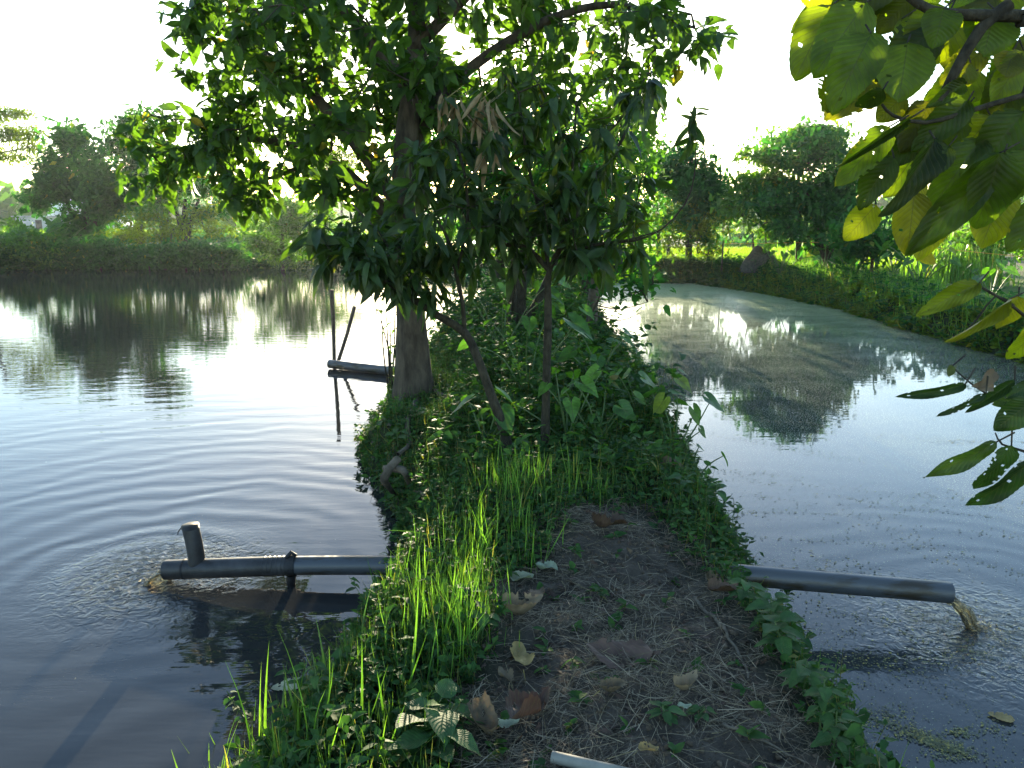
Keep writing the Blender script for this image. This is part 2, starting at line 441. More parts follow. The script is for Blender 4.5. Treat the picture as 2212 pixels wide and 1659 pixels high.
add = math_(n, l, 'ADD', math_(n, l, 'MULTIPLY', n1.outputs[0], 1.0), math_(n, l, 'MULTIPLY', n2.outputs[0], .3))
bp = nd(n, 'ShaderNodeBump', Strength=.9, Distance=.05); l.new(add, bp.inputs['Height']); l.new(bp.outputs[0], pr.inputs['Normal'])
l.new(pr.outputs[0], out.inputs[0])
tag(mb.build('ground', m), kind='structure')

# ------------------------------------------------------------------ water
def flat(name, P, z, mat):
    me = bpy.data.meshes.new(name)
    me.from_pydata([(p[0], p[1], z) for p in P], [], [list(range(len(P)))])
    if me.polygons[0].normal.z < 0: me.flip_normals()
    me.materials.append(mat)
    o = bpy.data.objects.new(name, me); scene.collection.objects.link(o)
    return tag(o, kind='structure')
def grown(P, d):
    c = P.mean(0); out = []
    n = len(P)
    area = sum(P[i][0] * P[(i + 1) % n][1] - P[(i + 1) % n][0] * P[i][1] for i in range(n))
    for i in range(n):
        a, b, q = P[i - 1], P[i], P[(i + 1) % n]
        t_ = (q - a) / np.linalg.norm(q - a); nn = np.array([t_[1], -t_[0]]) * (1 if area > 0 else -1)
        out.append(b + nn * d)
    return np.array(out)
SRC_L = gnd(330, 1245); SRC_R = gnd(2120, 1375)
def water_mat(name, src, base, duck):
    m, t, n, l, out = M(name)
    geo = n.new('ShaderNodeNewGeometry'); pos = geo.outputs['Position']
    warp = nd(n, 'ShaderNodeTexNoise', Scale=.8, Detail=2.0); l.new(pos, warp.inputs['Vector'])
    sb = nd(n, 'ShaderNodeVectorMath', operation='SUBTRACT'); l.new(pos, sb.inputs[0]); sb.inputs[1].default_value = (src[0], src[1], 0)
    ln = nd(n, 'ShaderNodeVectorMath', operation='LENGTH'); l.new(sb.outputs[0], ln.inputs[0]); dist = ln.outputs['Value']
    dw = math_(n, l, 'ADD', dist, math_(n, l, 'MULTIPLY', math_(n, l, 'SUBTRACT', warp.outputs[0], .5), .9))
    ph = math_(n, l, 'MULTIPLY', math_(n, l, 'POWER', math_(n, l, 'MAXIMUM', dw, .01), .72), 33.0 if not duck else 36.0)
    amp = math_(n, l, 'EXPONENT', math_(n, l, 'MULTIPLY', dist, -.26 if not duck else -.8))
    am2 = nd(n, 'ShaderNodeTexNoise', Scale=.45, Detail=1.0); l.new(pos, am2.inputs['Vector'])
    mra = n.new('ShaderNodeMapRange'); l.new(am2.outputs[0], mra.inputs[0]); mra.inputs[1].default_value = .35; mra.inputs[2].default_value = .62; mra.inputs[3].default_value = .25
    amp = math_(n, l, 'MULTIPLY', amp, mra.outputs[0])
    h = math_(n, l, 'MULTIPLY', math_(n, l, 'SINE', ph), math_(n, l, 'MULTIPLY', amp, .0021 if not duck else .0014))
    # wind chop and turbulence close to the outlet
    mp = n.new('ShaderNodeMapping'); mp.inputs['Scale'].default_value = (1.2, 5.0, 1); l.new(pos, mp.inputs[0])
    ch = nd(n, 'ShaderNodeTexNoise', Scale=1.6, Detail=3.0); l.new(mp.outputs[0], ch.inputs['Vector'])
    h = math_(n, l, 'ADD', h, math_(n, l, 'MULTIPLY', ch.outputs[0], .0022 if not duck else .0008))
    tb = nd(n, 'ShaderNodeTexNoise', Scale=16.0, Detail=4.0, Distortion=1.2); l.new(pos, tb.inputs['Vector'])
    tm = math_(n, l, 'EXPONENT', math_(n, l, 'MULTIPLY', math_(n, l, 'POWER', dist, 2.0), -4.5))
    h = math_(n, l, 'ADD', h, math_(n, l, 'MULTIPLY', tb.outputs[0], math_(n, l, 'MULTIPLY', tm, .02)))
    bp = nd(n, 'ShaderNodeBump', Strength=1.0, Distance=1.0); l.new(h, bp.inputs['Height'])
    pr = nd(n, 'ShaderNodeBsdfPrincipled', Roughness=.015, IOR=1.33)
    pr.inputs['Base Color'].default_value = (*base, 1)
    l.new(bp.outputs[0], pr.inputs['Normal'])
    # scum specks
    sp_ = n.new('ShaderNodeMapping'); sp_.inputs['Scale'].default_value = (1, 1.5, 1); sp_.inputs['Rotation'].default_value = (0, 0, .5); l.new(pos, sp_.inputs[0])
    fine = nd(n, 'ShaderNodeTexNoise', Scale=70.0 if duck else 28.0, Detail=3.0, Roughness=.6); l.new(sp_.outputs[0], fine.inputs['Vector'])
    big = nd(n, 'ShaderNodeTexNoise', Scale=1.1, Detail=5.0, Roughness=.6, Distortion=.8); l.new(sp_.outputs[0], big.inputs['Vector'])
    if duck:
        sxy = n.new('ShaderNodeSeparateXYZ'); l.new(pos, sxy.inputs[0])
        cov = n.new('ShaderNodeMapRange'); l.new(sxy.outputs[1], cov.inputs[0]); cov.inputs[1].default_value = 9; cov.inputs[2].default_value = 23
        cov.inputs[3].default_value = .60; cov.inputs[4].default_value = .43
        thr = math_(n, l, 'SUBTRACT', cov.outputs[0], math_(n, l, 'MULTIPLY', math_(n, l, 'SUBTRACT', big.outputs[0], .5), .13))
        clear = math_(n, l, 'MULTIPLY', tm, .3)
        nearc = n.new('ShaderNodeMapRange'); l.new(sxy.outputs[1], nearc.inputs[0]); nearc.inputs[1].default_value = 2.5; nearc.inputs[2].default_value = 7; nearc.inputs[3].default_value = .075; nearc.inputs[4].default_value = 0
        thr = math_(n, l, 'ADD', math_(n, l, 'ADD', thr, clear), nearc.outputs[0])
    else:
        thr = math_(n, l, 'SUBTRACT', .76, math_(n, l, 'MULTIPLY', math_(n, l, 'SUBTRACT', big.outputs[0], .5), .2))
    msk = n.new('ShaderNodeMapRange'); l.new(math_(n, l, 'SUBTRACT', fine.outputs[0], thr), msk.inputs[0]); msk.inputs[1].default_value = -.015; msk.inputs[2].default_value = .03
    vo = nd(n, 'ShaderNodeTexNoise', Scale=9.0, Detail=3.0); l.new(pos, vo.inputs['Vector'])
    dc = mixc(n, l, vo.outputs[0], (.24, .31, .15), (.42, .47, .26)) if duck else mixc(n, l, vo.outputs[0], (.12, .13, .07), (.25, .22, .12))
    df = nd(n, 'ShaderNodeBsdfPrincipled', Roughness=.34 if duck else .6); df.inputs['Specular IOR Level'].default_value = .5; l.new(dc, df.inputs['Base Color'])
    mx = n.new('ShaderNodeMixShader'); l.new(msk.outputs[0], mx.inputs[0]); l.new(pr.outputs[0], mx.inputs[1]); l.new(df.outputs[0], mx.inputs[2])
    l.new(mx.outputs[0], out.inputs[0])
    return m
flat('pond_water', grown(P_left, .35), 0.0, water_mat('murky_water', SRC_L, (.022, .023, .023), False))
flat('algae_pond_water', grown(P_right, .35), 0.0, water_mat('algae_water', SRC_R, (.03, .036, .038), True))

# ------------------------------------------------------------------ plants: generic generators
def rand_dirs(N, up=0.0):
    v = rng.normal(0, 1, (N, 3)); v[:, 2] += up
    return v / np.linalg.norm(v, axis=1, keepdims=True)
def colrand(N, yellow=.02, ymax=.9):
    c = rng.random((N, 3)); c[:, 1] = np.where(rng.random(N) < yellow, ymax * (0.4 + .6 * rng.random(N)), rng.random(N) * .03)
    return c
def blob(x, y, Y, rx, ry, rY, n, shell=.35):
    """cluster points inside an ellipsoid given in picture terms"""
    c = at(x, y, Y)
    d = rand_dirs(n); r = (shell + (1 - shell) * rng.random(n)) ** .5
    r = rng.random(n) ** (1 / 3) * (1 - shell) + shell * (.6 + .4 * rng.random(n))
    s = np.array([px2m(rx, Y), rY, px2m(ry, Y)])
    return c + d * r[:, None] * s
def skeleton(limbs, tips, step, sag=.05, wob=.04):
    """grow connecting twigs from explicit limbs to tips; returns nodes, parent, is-limb radius"""
    nodes = []; par = []
    lim_r = []
    for L, rr in limbs:
        for i, p in enumerate(L):
            if i == 0:
                if not nodes: pa = -1
                else:
                    q = np.array(nodes); pa = int(np.argmin(((q - p) ** 2).sum(1)))
            else: pa = len(nodes) - 1
            nodes.append(p); par.append(pa); lim_r.append(rr[i])
    nl = len(nodes)
    root = np.array(nodes[0])
    base = np.array(nodes)
    order = np.argsort(((tips[:, None] - base[None, ::3]) ** 2).sum(2).min(1))
    tipn = np.zeros(len(tips), int)
    cap_ = nl + len(tips) * 14
    A = np.zeros((cap_, 3)); A[:nl] = base; PA = np.full(cap_, -1); PA[:nl] = par; cnt = nl
    zmin = np.percentile(base[:, 2], 25)
    for k in order:
        p = tips[k]
        d2 = ((A[:cnt] - p) ** 2).sum(1)
        d2 = d2 + np.where(A[:cnt, 2] > p[2] + .3, .3 * d2, 0)
        j = int(np.argmin(d2)); q = A[j]; L = math.sqrt(((q - p) ** 2).sum())
        m_ = min(12, max(1, int(L / step)))
        last = j
        for i in range(1, m_ + 1):
            tt = i / m_
            x = q + (p - q) * tt
            if i < m_: x = x + rng.normal(0, wob, 3) * L * .5 + np.array([0, 0, sag * L * math.sin(math.pi * tt)])
            A[cnt] = x; PA[cnt] = last; last = cnt; cnt += 1
        tipn[k] = last
    return A[:cnt], PA[:cnt], nl, np.array(lim_r), tipn
def twig_mesh(mb, A, PA, nl, tipn, rmin, rscale, lim_r, sides=4):
    cnt = np.zeros(len(A)); cnt[tipn] += 1
    for i in range(len(A) - 1, -1, -1):
        if PA[i] >= 0: cnt[PA[i]] += cnt[i] if i >= nl else 0
    r = rmin * np.maximum(cnt, 1) ** rscale
    r[:nl] = lim_r
    idx = np.arange(nl, len(A)); pa = PA[idx]
    ra = np.minimum(r[pa], r[idx] * 1.5)
    mb.edges(A[pa], A[idx], ra, r[idx], sides)
def tree(name, label, group, limbs, tips, mats, leaf, size, per, spread, step=.3, rmin=.004, rscale=.42, hang=.0, up=.3, yellow=.02,
         cat='tree', limb_sides=10, noise=.06, flute=0.0, jitter=.25, extra=None, style='whorl', wob=.05, twig_leaf=0):
    """limbs: list of (points, radii); tips: cluster points; leaf: templates"""
    base = limbs[0][0][0]
    root = empty(name, base, label, cat, group)
    L2 = []
    tb = MB()
    for pts, rad in limbs:
        P = polyline(pts, step * .5); rr = np.interp(np.linspace(0, 1, len(P)), np.linspace(0, 1, len(rad)), rad)
        tb.tube(P, rr, limb_sides, noise, flute if pts is limbs[0][0] else 0)
        L2.append((P, rr))
    A, PA, nl, lr, tipn = skeleton(L2, tips, step, wob=wob)
    twig_mesh(tb, A, PA, nl, tipn, rmin, rscale, lr)
    tb.build('trunk', mats[0], root)
    fb = MB()
    N = len(tips)
    ax = A[tipn] - A[PA[tipn]]; ax /= np.maximum(np.linalg.norm(ax, axis=1, keepdims=True), 1e-6)
    reps = rng.poisson(per, N) + 1
    idx = np.repeat(np.arange(N), reps)
    n_ = len(idx)
    if style == 'whorl':
        P = tips[idx] + rng.normal(0, spread * .3, (n_, 3)) - ax[idx] * rng.random((n_, 1)) * spread * .8
        d = rand_dirs(n_) * 1.0 + ax[idx] * .55 + np.array([0, 0, up - hang])
    else:      # leaves strewn through the clump
        P = tips[idx] + rng.normal(0, spread, (n_, 3)) * np.array([1, 1, .7])
        d = rand_dirs(n_) + np.array([0, 0, up - hang])
    Z = rng.normal(0, .45, (n_, 3)) + np.array([0, 0, 1.0])
    S = size * (1 + rng.normal(0, jitter, n_)).clip(.45, 1.7)
    C = colrand(n_, yellow)
    w = rng.integers(0, len(leaf), n_)
    for k in range(len(leaf)):
        q = w == k
        fb.inst(leaf[k], P[q], d[q], Z[q], S[q], C[q])
    if extra: extra(fb, tb)
    fo = fb.build('foliage', mats[1], root)
    return root
def V(*a): return np.array(a, float)
def zg(x, y): return float(H(x, y))
def on(x, y, z0=.42):
    """ground point seen at picture position"""
    p = gnd(x, y, z0)
    for _ in range(4): p = gnd(x, y, zg(p[0], p[1]))
    return p

# ------------------------------------------------------------------ the big broad-leaved tree on the bank
b0 = on(893, 858, .38)
YB = b0[1]
trunk = [b0 + V(0, 0, -.25), at(896, 835, YB), at(896, 790, YB), at(890, 700, YB), at(884, 620, YB), at(880, 540, YB), at(872, 430, YB), at(880, 300, YB), at(900, 120, YB + .1), at(905, -60, YB + .2), at(900, -260, YB + .2)]
rad = [.24, .18, .135, .12, .113, .108, .10, .09, .08, .06, .045]
limbs = [(trunk, rad),
    ([at(880, 540, YB), at(800, 420, YB + .3), at(680, 330, YB + .8), at(520, 300, YB + 1.2), at(400, 330, YB + 1.4)], [.075, .055, .042, .03, .018]),
    ([at(876, 460, YB), at(760, 300, YB + .3), at(620, 150, YB + .8), at(480, 60, YB + 1)], [.08, .06, .045, .02]),
    ([at(880, 330, YB), at(980, 180, YB + .3), at(1150, 60, YB + .6), at(1320, 10, YB + .4), at(1500, 60, YB)], [.07, .055, .045, .032, .012]),
    ([at(890, 200, YB), at(760, 40, YB - .2), at(620, -100, YB - .5)], [.07, .05, .02]),
    ([at(900, 100, YB), at(1080, -80, YB), at(1250, -200, YB)], [.06, .045, .02]),
    ([at(700, 335, YB + .8), at(600, 380, YB + 1.2), at(500, 400, YB + 1.4)], [.03, .022, .012]),
    ]
bl = [(570, 110, YB + .8, 190, 150, 1.1, 250), (410, 310, YB + 1.3, 140, 85, .6, 90), (540, 330, YB + 1.1, 140, 105, .7, 135), (330, 375, YB + 1.5, 75, 60, .4, 36),
      (770, 150, YB, 230, 190, 1.5, 360), (1020, 110, YB + .6, 250, 200, 1.5, 340), (1420, 70, YB - .2, 150, 75, .7, 70), (1250, 140, YB + 1, 200, 190, 1.2, 170),
      (750, -230, YB, 420, 190, 2.0, 240), (1100, -180, YB, 330, 170, 2, 140), (520, 420, YB + 1.2, 90, 32, .4, 36), (430, 30, YB + 1, 60, 60, .5, 20),
      (700, 400, YB - .3, 60, 70, .4, 20), (860, 400, YB + .3, 130, 110, .8, 90)]
tips = np.concatenate([blob(*b[:-1], int(b[-1] * .5)) for b in bl])
tree('broad_leaved_tree', 'large spreading tree with thick pale trunk on the left edge of the grassy bank', None, limbs, tips, (m_bark, m_fig), T_OVATEB, .145, 6, .2,
     step=.28, rmin=.003, rscale=.43, hang=.35, up=.0, jitter=.4, yellow=.018, limb_sides=20, flute=.1, wob=.06)

# ------------------------------------------------------------------ the mango saplings in front
def mango_extra(dead):
    def f(fb, tb):
        for (x, y, Y, nn) in dead:
            p = at(x, y, Y)
            P = np.tile(p, (nn, 1)) + rng.normal(0, .02, (nn, 3))
            d = rng.normal(0, .35, (nn, 3)) + V(0, 0, -1.2)
            C = np.tile([.5, 0, .5], (nn, 1))
            fb.inst(T_LANCE[0], P, d, rand_dirs(nn), .2 + rng.random(nn) * .07, C)
    return f
a0 = on(1103, 985, .42); YA = a0[1]
limbs = [([a0 + V(0, 0, -.08), at(1088, 930, YA), at(1060, 850, YA), at(1030, 770, YA), at(1003, 718, YA), at(940, 678, YA - .1), at(890, 645, YA - .1), at(820, 600, YA - .2), at(740, 560, YA - .2)],
          [.045, .038, .035, .032, .03, .026, .022, .016, .009]),
         ([at(1003, 718, YA), at(1000, 660, YA), at(985, 590, YA), at(960, 500, YA), at(900, 430, YA + .1)], [.018, .015, .013, .011, .006]),
         ([at(985, 590, YA), at(1010, 480, YA - .1), at(1000, 360, YA - .1), at(960, 240, YA)], [.012, .011, .01, .006]),
         ([at(890, 645, YA), at(830, 520, YA), at(760, 440, YA + .1)], [.012, .01, .006])]
bl = [(720, 500, YA - .1, 70, 50, .3, 22), (830, 545, YA, 135, 72, .45, 70), (960, 470, YA, 140, 110, .5, 66), (760, 560, YA - .2, 75, 36, .3, 16), (880, 610, YA - .1, 90, 34, .3, 22), (990, 320, YA, 110, 110, .4, 34), (930, 370, YA + .2, 110, 60, .4, 20)]
tips = np.concatenate([blob(*b[:-1], int(b[-1] * .54)) for b in bl])
tree('mango_sapling', 'slender mango sapling forking low with a branch reaching left over the water', 'mango saplings on the bank', limbs, tips, (m_barkd, m_mango), T_LANCE, .15, 8, .08,
     step=.16, rmin=.0022, rscale=.4, hang=.75, up=0, yellow=.02, jitter=.4)
c0 = on(1180, 972, .42); YC = c0[1]
limbs = [([c0 + V(0, 0, -.08), at(1178, 920, YC), at(1181, 800, YC), at(1184, 680, YC), at(1186, 585, YC), at(1215, 530, YC), at(1250, 450, YC), at(1290, 380, YC), at(1345, 300, YC), at(1380, 200, YC)],
          [.04, .034, .031, .03, .029, .02, .017, .014, .011, .006]),
         ([at(1186, 585, YC), at(1140, 535, YC), at(1085, 528, YC), at(1020, 490, YC + .1), at(980, 420, YC + .2)], [.02, .017, .013, .01, .006]),
         ([at(1186, 585, YC), at(1170, 480, YC + .1), at(1140, 350, YC), at(1120, 200, YC)], [.016, .013, .01, .006]),
         ([at(1200, 560, YC), at(1280, 530, YC - .1), at(1350, 520, YC - .1), at(1420, 500, YC)], [.014, .011, .008, .004]),
         ([at(1215, 530, YC), at(1235, 380, YC + .1), at(1245, 220, YC)], [.013, .01, .006]),
         ([at(1300, 525, YC), at(1370, 520, YC), at(1430, 495, YC), at(1480, 440, YC), at(1500, 380, YC), at(1503, 300, YC)], [.009, .007, .006, .005, .004, .003]),
         ([at(1250, 330, YC + .1), at(1330, 270, YC), at(1385, 185, YC), at(1420, 120, YC)], [.009, .008, .006, .004])]
bl = [(1130, 400, YC, 130, 130, .5, 62), (1290, 420, YC, 115, 120, .5, 60), (1250, 250, YC, 140, 100, .45, 40), (1150, 230, YC + .2, 120, 110, .5, 30), (1080, 545, YC, 90, 50, .4, 20), (1300, 560, YC, 90, 40, .35, 20),
      (1380, 190, YC, 45, 60, .2, 8), (1210, 500, YC, 100, 70, .4, 24)]
tips = np.concatenate([blob(*b[:-1], int(b[-1] * .54)) for b in bl] + [np.array([at(1500, 262, YC), at(1503, 285, YC), at(1498, 235, YC), at(1385, 188, YC), at(1370, 210, YC)])])
mango2 = tree('mango_sapling', 'taller straight-stemmed mango sapling with withered tan leaves hanging high in its crown', 'mango saplings on the bank', limbs, tips, (m_barkd, m_mango), T_LANCE, .155, 8, .08,
     step=.16, rmin=.0022, rscale=.4, hang=.75, up=0, yellow=.03, jitter=.4)
db = MB()
for x, y in ((965, 212), (985, 218), (1040, 215), (1060, 222), (1055, 320), (1035, 240)):
    p = at(x, y, YC - .3); nn = 5
    db.inst(T_LANCE[0], np.tile(p, (nn, 1)) + rng.normal(0, .02, (nn, 3)), rng.normal(0, .4, (nn, 3)) + V(0, 0, -1.3), rand_dirs(nn), np.outer(.15 + rng.random(nn) * .17, [1, .55, 1.5]), np.tile([.9, 0.2, .5], (nn, 1)))
    db.edges([p], [p + V(.1, .25, .12)], [.003], [.003])
o = db.build('withered_leaf_spray', m_dry, mango2); tag(o, 'withered tan leaves hanging in a spray')

# ------------------------------------------------------------------ trees further along the dyke
def lumpy(blobs, k=8, f=.3):
    out = []
    for b in blobs:
        x, y, Y, rx, ry, rY, n = b
        for j in range(k):
            a = rng.random() * 6.28; r = (.35 + .75 * rng.random())
            g_ = f * (.6 + .8 * rng.random())
            out.append((x + math.cos(a) * rx * r, y + math.sin(a) * ry * r, Y + rng.normal(0, .35) * rY, rx * g_, ry * g_, rY * g_, max(3, int(n / k * (.6 + .8 * rng.random())))))
    return out
def simple_tree(name, label, group, base, trunkpts, rads, blobs, mats, leaf, size, per, spread, step=.4, yellow=.01, limbs=(), rmin=.006, **kw):
    L = [([base + V(0, 0, -.15)] + trunkpts, rads)] + list(limbs)
    tips = np.concatenate([blob(*b[:-1], int(b[-1] * (.7 if group == 'trees on the dyke' else 1))) for b in blobs])
    return tree(name, label, group, L, tips, mats, leaf, size, per, spread, step=step, yellow=yellow, rmin=rmin, style='clump', **kw)
g0 = on(1140, 722, .42); Y0 = g0[1]
simple_tree('forked_tree', 'dark tree with forked leaning trunk behind the straight mango sapling', 'trees on the dyke', g0,
    [at(1128, 700, Y0), at(1120, 660, Y0), at(1128, 600, Y0), at(1135, 540, Y0), at(1120, 400, Y0 + .2)], [.13, .12, .1, .09, .075, .04],
    [(1120, 380, Y0 + .4, 150, 150, 1.1, 150), (1000, 300, Y0 + .6, 150, 130, 1.0, 100), (1230, 420, Y0 + .6, 100, 130, .9, 90)], (m_barkd, m_dark), T_SMALLO, .12, 14, .2,
    limbs=[([at(1135, 700, Y0), at(1160, 655, Y0), at(1185, 600, Y0 + .2), at(1230, 480, Y0 + .5)], [.07, .065, .055, .03])])
g1 = on(1098, 728, .42); Y1 = g1[1]
simple_tree('slender_tree', 'thin dark double-stemmed tree left of the forked trunk', 'trees on the dyke', g1,
    [at(1098, 700, Y1), at(1104, 640, Y1), at(1108, 560, Y1), at(1080, 430, Y1)], [.045, .04, .036, .034, .02],
    [(1060, 430, Y1, 90, 80, .7, 60)], (m_barkd, m_dark), T_SMALLO, .11, 12, .18,
    limbs=[([g1 + V(.08, .05, -.1), at(1112, 640, Y1), at(1120, 560, Y1)], [.035, .03, .025])])
g2 = gnd(1330, 640, .42); Y2 = 17.0
g2 = V(at(1262, 640, Y2)[0], Y2, .4)
simple_tree('dense_tree', 'tall dense dark tree crowding the bank end behind the mango leaves', 'trees on the dyke', g2,
    [at(1270, 600, Y2), at(1290, 500, Y2), at(1300, 400, Y2), at(1300, 280, Y2)], [.14, .12, .11, .09, .05],
    [(1290, 450, Y2, 110, 130, 1.6, 260), (1270, 310, Y2, 110, 110, 1.5, 180), (1340, 330, Y2 - .5, 75, 100, 1.0, 90), (1300, 560, Y2 + .5, 110, 50, 1, 90)], (m_barkd, m_mid), T_SMALLO, .13, 15, .26)
g4 = V(-.35, 22.0, .4)  # extra tree at the dyke end, added to keep low sun off the path
simple_tree('dense_tree', 'leafy tree at the far end of the dyke seen through the gaps around the trunks, added to block low sun', 'trees on the dyke', g4,
    [at(1080, 560, 22), at(1085, 480, 22), at(1090, 300, 22)], [.14, .12, .1, .05],
    [(1090, 460, 22, 110, 70, 1.5, 150), (1130, 350, 22, 110, 90, 1.6, 150), (1010, 490, 22, 60, 50, 1.1, 60), (1150, 540, 21, 80, 45, 1.0, 90)], (m_barkd, m_mid), T_SMALLO, .14, 15, .28)
g3 = on(1285, 682, .3); Y3 = g3[1]
simple_tree('shoreline_shrub', 'leggy half-bare shrub with insect-eaten leaves leaning over the algae pond', None, on(1272, 770, .35),
    [at(1270, 740, Y3 - 3), at(1272, 690, Y3 - 3), at(1292, 650, Y3 - 3), at(1305, 610, Y3 - 3)], [.05, .045, .04, .02, .012],
    [(1330, 600, Y3 - 3, 90, 45, .6, 50), (1390, 640, Y3 - 3, 40, 20, .3, 7)], (m_bark, m_dark), T_OVATE, .12, 4, .1, step=.2, rmin=.004,
    limbs=[([at(1290, 660, Y3 - 3), at(1340, 668, Y3 - 3), at(1400, 652, Y3 - 3)], [.01, .008, .004]), ([at(1280, 680, Y3 - 3), at(1340, 692, Y3 - 3), at(1385, 675, Y3 - 3)], [.01, .007, .003])])
# weathered leaning post
pb = MB(); p0 = on(1278, 700, .2); pb.tube([p0 + V(0, 0, -.3), at(1280, 660, p0[1]), at(1290, 590, p0[1])], [.09, .085, .08], 12, .05, cap=True)
tag(pb.build('wooden_post', m_root, origin=p0), 'thick weathered grey post leaning at the edge of the algae pond', 'post')

# ------------------------------------------------------------------ far bank trees
far = 'trees beyond the ponds'
def ftree(name, label, bx, by, Y, top, blobs, mats, leaf=T_TINY, size=.2, per=24, spread=.25, tr=.12, fork=None, group=far, **kw):
    base = at(bx, by, Y); base[2] = zg(base[0], base[1])
    mid = at((bx * 2 + top[0]) / 3, (by * 2 + top[1]) / 3, Y); tp = at(top[0], top[1], Y)
    L = []
    if fork:
        for q in fork: L.append(([base * .85 + mid * .15, at(q[0], q[1], Y), at(q[2], q[3], Y)], [tr * .7, tr * .55, tr * .25]))
    return simple_tree(name, label, group, base, [mid, tp], [tr, tr * .85, tr * .35], lumpy([(b[0], b[1], Y, b[2], b[3], b[4], int(b[5] * (.75 if bx < 420 else .55))) for b in blobs]), mats, leaf, size, per, spread, limbs=L, rmin=.004, step=.6, **kw)
ftree('round_crowned_tree', 'dense dark tree with tall round crown standing right of centre across the algae pond', 1487, 585, 26, (1490, 380),
      [(1495, 375, 62, 48, 1.4, 190), (1480, 430, 75, 50, 1.6, 190), (1550, 430, 36, 28, 1.0, 50), (1500, 480, 62, 36, 1.2, 110)], (m_bark, m_dark))
ftree('leafy_bush', 'bright yellow-green bush glowing beside the tall round-crowned tree', 1530, 590, 25.5, (1530, 530),
      [(1530, 520, 38, 62, .7, 90), (1470, 500, 35, 70, .7, 60), (1555, 470, 30, 50, .6, 35)], (m_bark, m_light), size=.13, per=18, tr=.05, cat='bush')
ftree('thin_trunked_tree', 'thin-trunked dark tree at the far left end of the algae pond', 1424, 560, 28, (1420, 440),
      [(1420, 440, 60, 80, 1.4, 90), (1400, 350, 55, 60, 1, 60)], (m_bark, m_dark), tr=.08)
ftree('thin_trunked_tree', 'pale brown trunked tree just right of the thin-trunked dark tree', 1444, 560, 31, (1445, 460),
      [(1450, 430, 50, 70, 1.2, 60)], (m_bark, m_mid), tr=.09)
ftree('small_forked_tree', 'small airy tree with forked bare stem in front of the rice field', 1632, 600, 24, (1625, 500),
      [(1620, 450, 50, 50, 1.0, 55), (1660, 470, 40, 45, .8, 36), (1635, 410, 30, 20, .6, 12)], (m_bark, m_mid), tr=.05, fork=[(1655, 540, 1650, 480)], per=18)
ftree('wide_crowned_tree', 'largest far tree with two stout trunks rising from the right shore', 1788, 600, 22.5, (1800, 400),
      [(1780, 420, 75, 90, 1.6, 170), (1720, 470, 65, 60, 1.3, 95), (1830, 460, 45, 80, 1.2, 80), (1760, 350, 70, 60, 1.3, 70), (1790, 520, 60, 35, 1.1, 50)], (m_bark, m_dark), tr=.13,
      fork=[(1770, 520, 1740, 400), (1812, 520, 1840, 420)])
def feathery(name, label, bx, by, Y, tiers, mats, group=far, tr=.1, lean=0):
    base = at(bx, by, Y); base[2] = zg(base[0], base[1])
    tp = at(bx + lean, min(t_[1] for t_ in tiers), Y)
    L = [([base + V(0, 0, -.1), (base + tp) / 2, tp], [tr, tr * .7, tr * .25])]
    tips = []
    for (x, y, w_, n_) in tiers:
        q = at(x, y, Y); a = base + (tp - base) * min(.95, max(.2, (q[2] - base[2]) / (tp[2] - base[2]) - .1))
        L.append(([a, (a + q) / 2 + V(0, 0, .1), q], [tr * .35, tr * .25, tr * .1]))
        tips.append(blob(x, y, Y, w_, 8, .9, n_))
    tree(name, label, group, L, np.concatenate(tips), mats, T_TINY, .16, 22, .17, step=.5, rmin=.004, style='clump', up=.1)
feathery('feathery_tree', 'pale feathery tiered tree whose layers spread left of the two-trunked tree', 1725, 590, 24,
         [(1650, 335, 50, 26), (1700, 300, 60, 30), (1770, 290, 60, 40), (1640, 385, 55, 26), (1700, 350, 60, 34), (1650, 430, 50, 24), (1700, 400, 60, 34), (1790, 330, 60, 40), (1830, 370, 40, 26), (1720, 440, 50, 28)], (m_bark, m_mid))
ftree('small_dark_tree', 'small dark tree with single straight stem amid the taro on the right shore', 1882, 600, 19, (1890, 490),
      [(1900, 500, 60, 32, .8, 60), (1870, 530, 40, 20, .6, 24)], (m_bark, m_dark), tr=.045, per=18)
ftree('dark_bush', 'dark green bush at the right edge beyond the shore', 2160, 590, 24, (2160, 540),
      [(2170, 530, 70, 50, 1.2, 120), (2090, 555, 60, 30, 1, 60)], (m_bark, m_mid), tr=.06, cat='bush')
ftree('pale_bush', 'pale sunlit bush under the hanging broad leaves', 2020, 560, 40, (2020, 520),
      [(2020, 525, 90, 30, 2, 100), (2110, 500, 60, 30, 1.5, 60)], (m_bark, m_light), tr=.06, cat='bush', size=.22)
# left side
ftree('dark_tree', 'big dark tree on the left shore hiding the pale blue building', 185, 540, 36, (190, 380),
      [(185, 370, 75, 70, 2, 170), (130, 400, 50, 60, 1.5, 80), (215, 440, 65, 60, 1.8, 150), (160, 330, 55, 40, 1.5, 60), (150, 500, 60, 35, 1.5, 70)], (m_barkd, m_dark), size=.28, spread=.34, tr=.2,
      fork=[(150, 450, 130, 390), (215, 460, 235, 400)])
ftree('dark_tree', 'dark tree behind the spreading branch tips left of centre', 300, 535, 38, (310, 370),
      [(310, 330, 60, 70, 1.8, 110), (330, 420, 70, 60, 1.8, 110), (275, 290, 30, 30, 1, 26)], (m_barkd, m_dark), size=.28, spread=.34, tr=.18)
ftree('red_stemmed_tree', 'slim tree with several reddish stems between the two dark left trees', 352, 530, 34, (352, 440), [(350, 450, 50, 50, 1.3, 60)], (m_bark, m_mid), tr=.08, size=.2, fork=[(345, 490, 335, 440), (360, 490, 370, 440)])
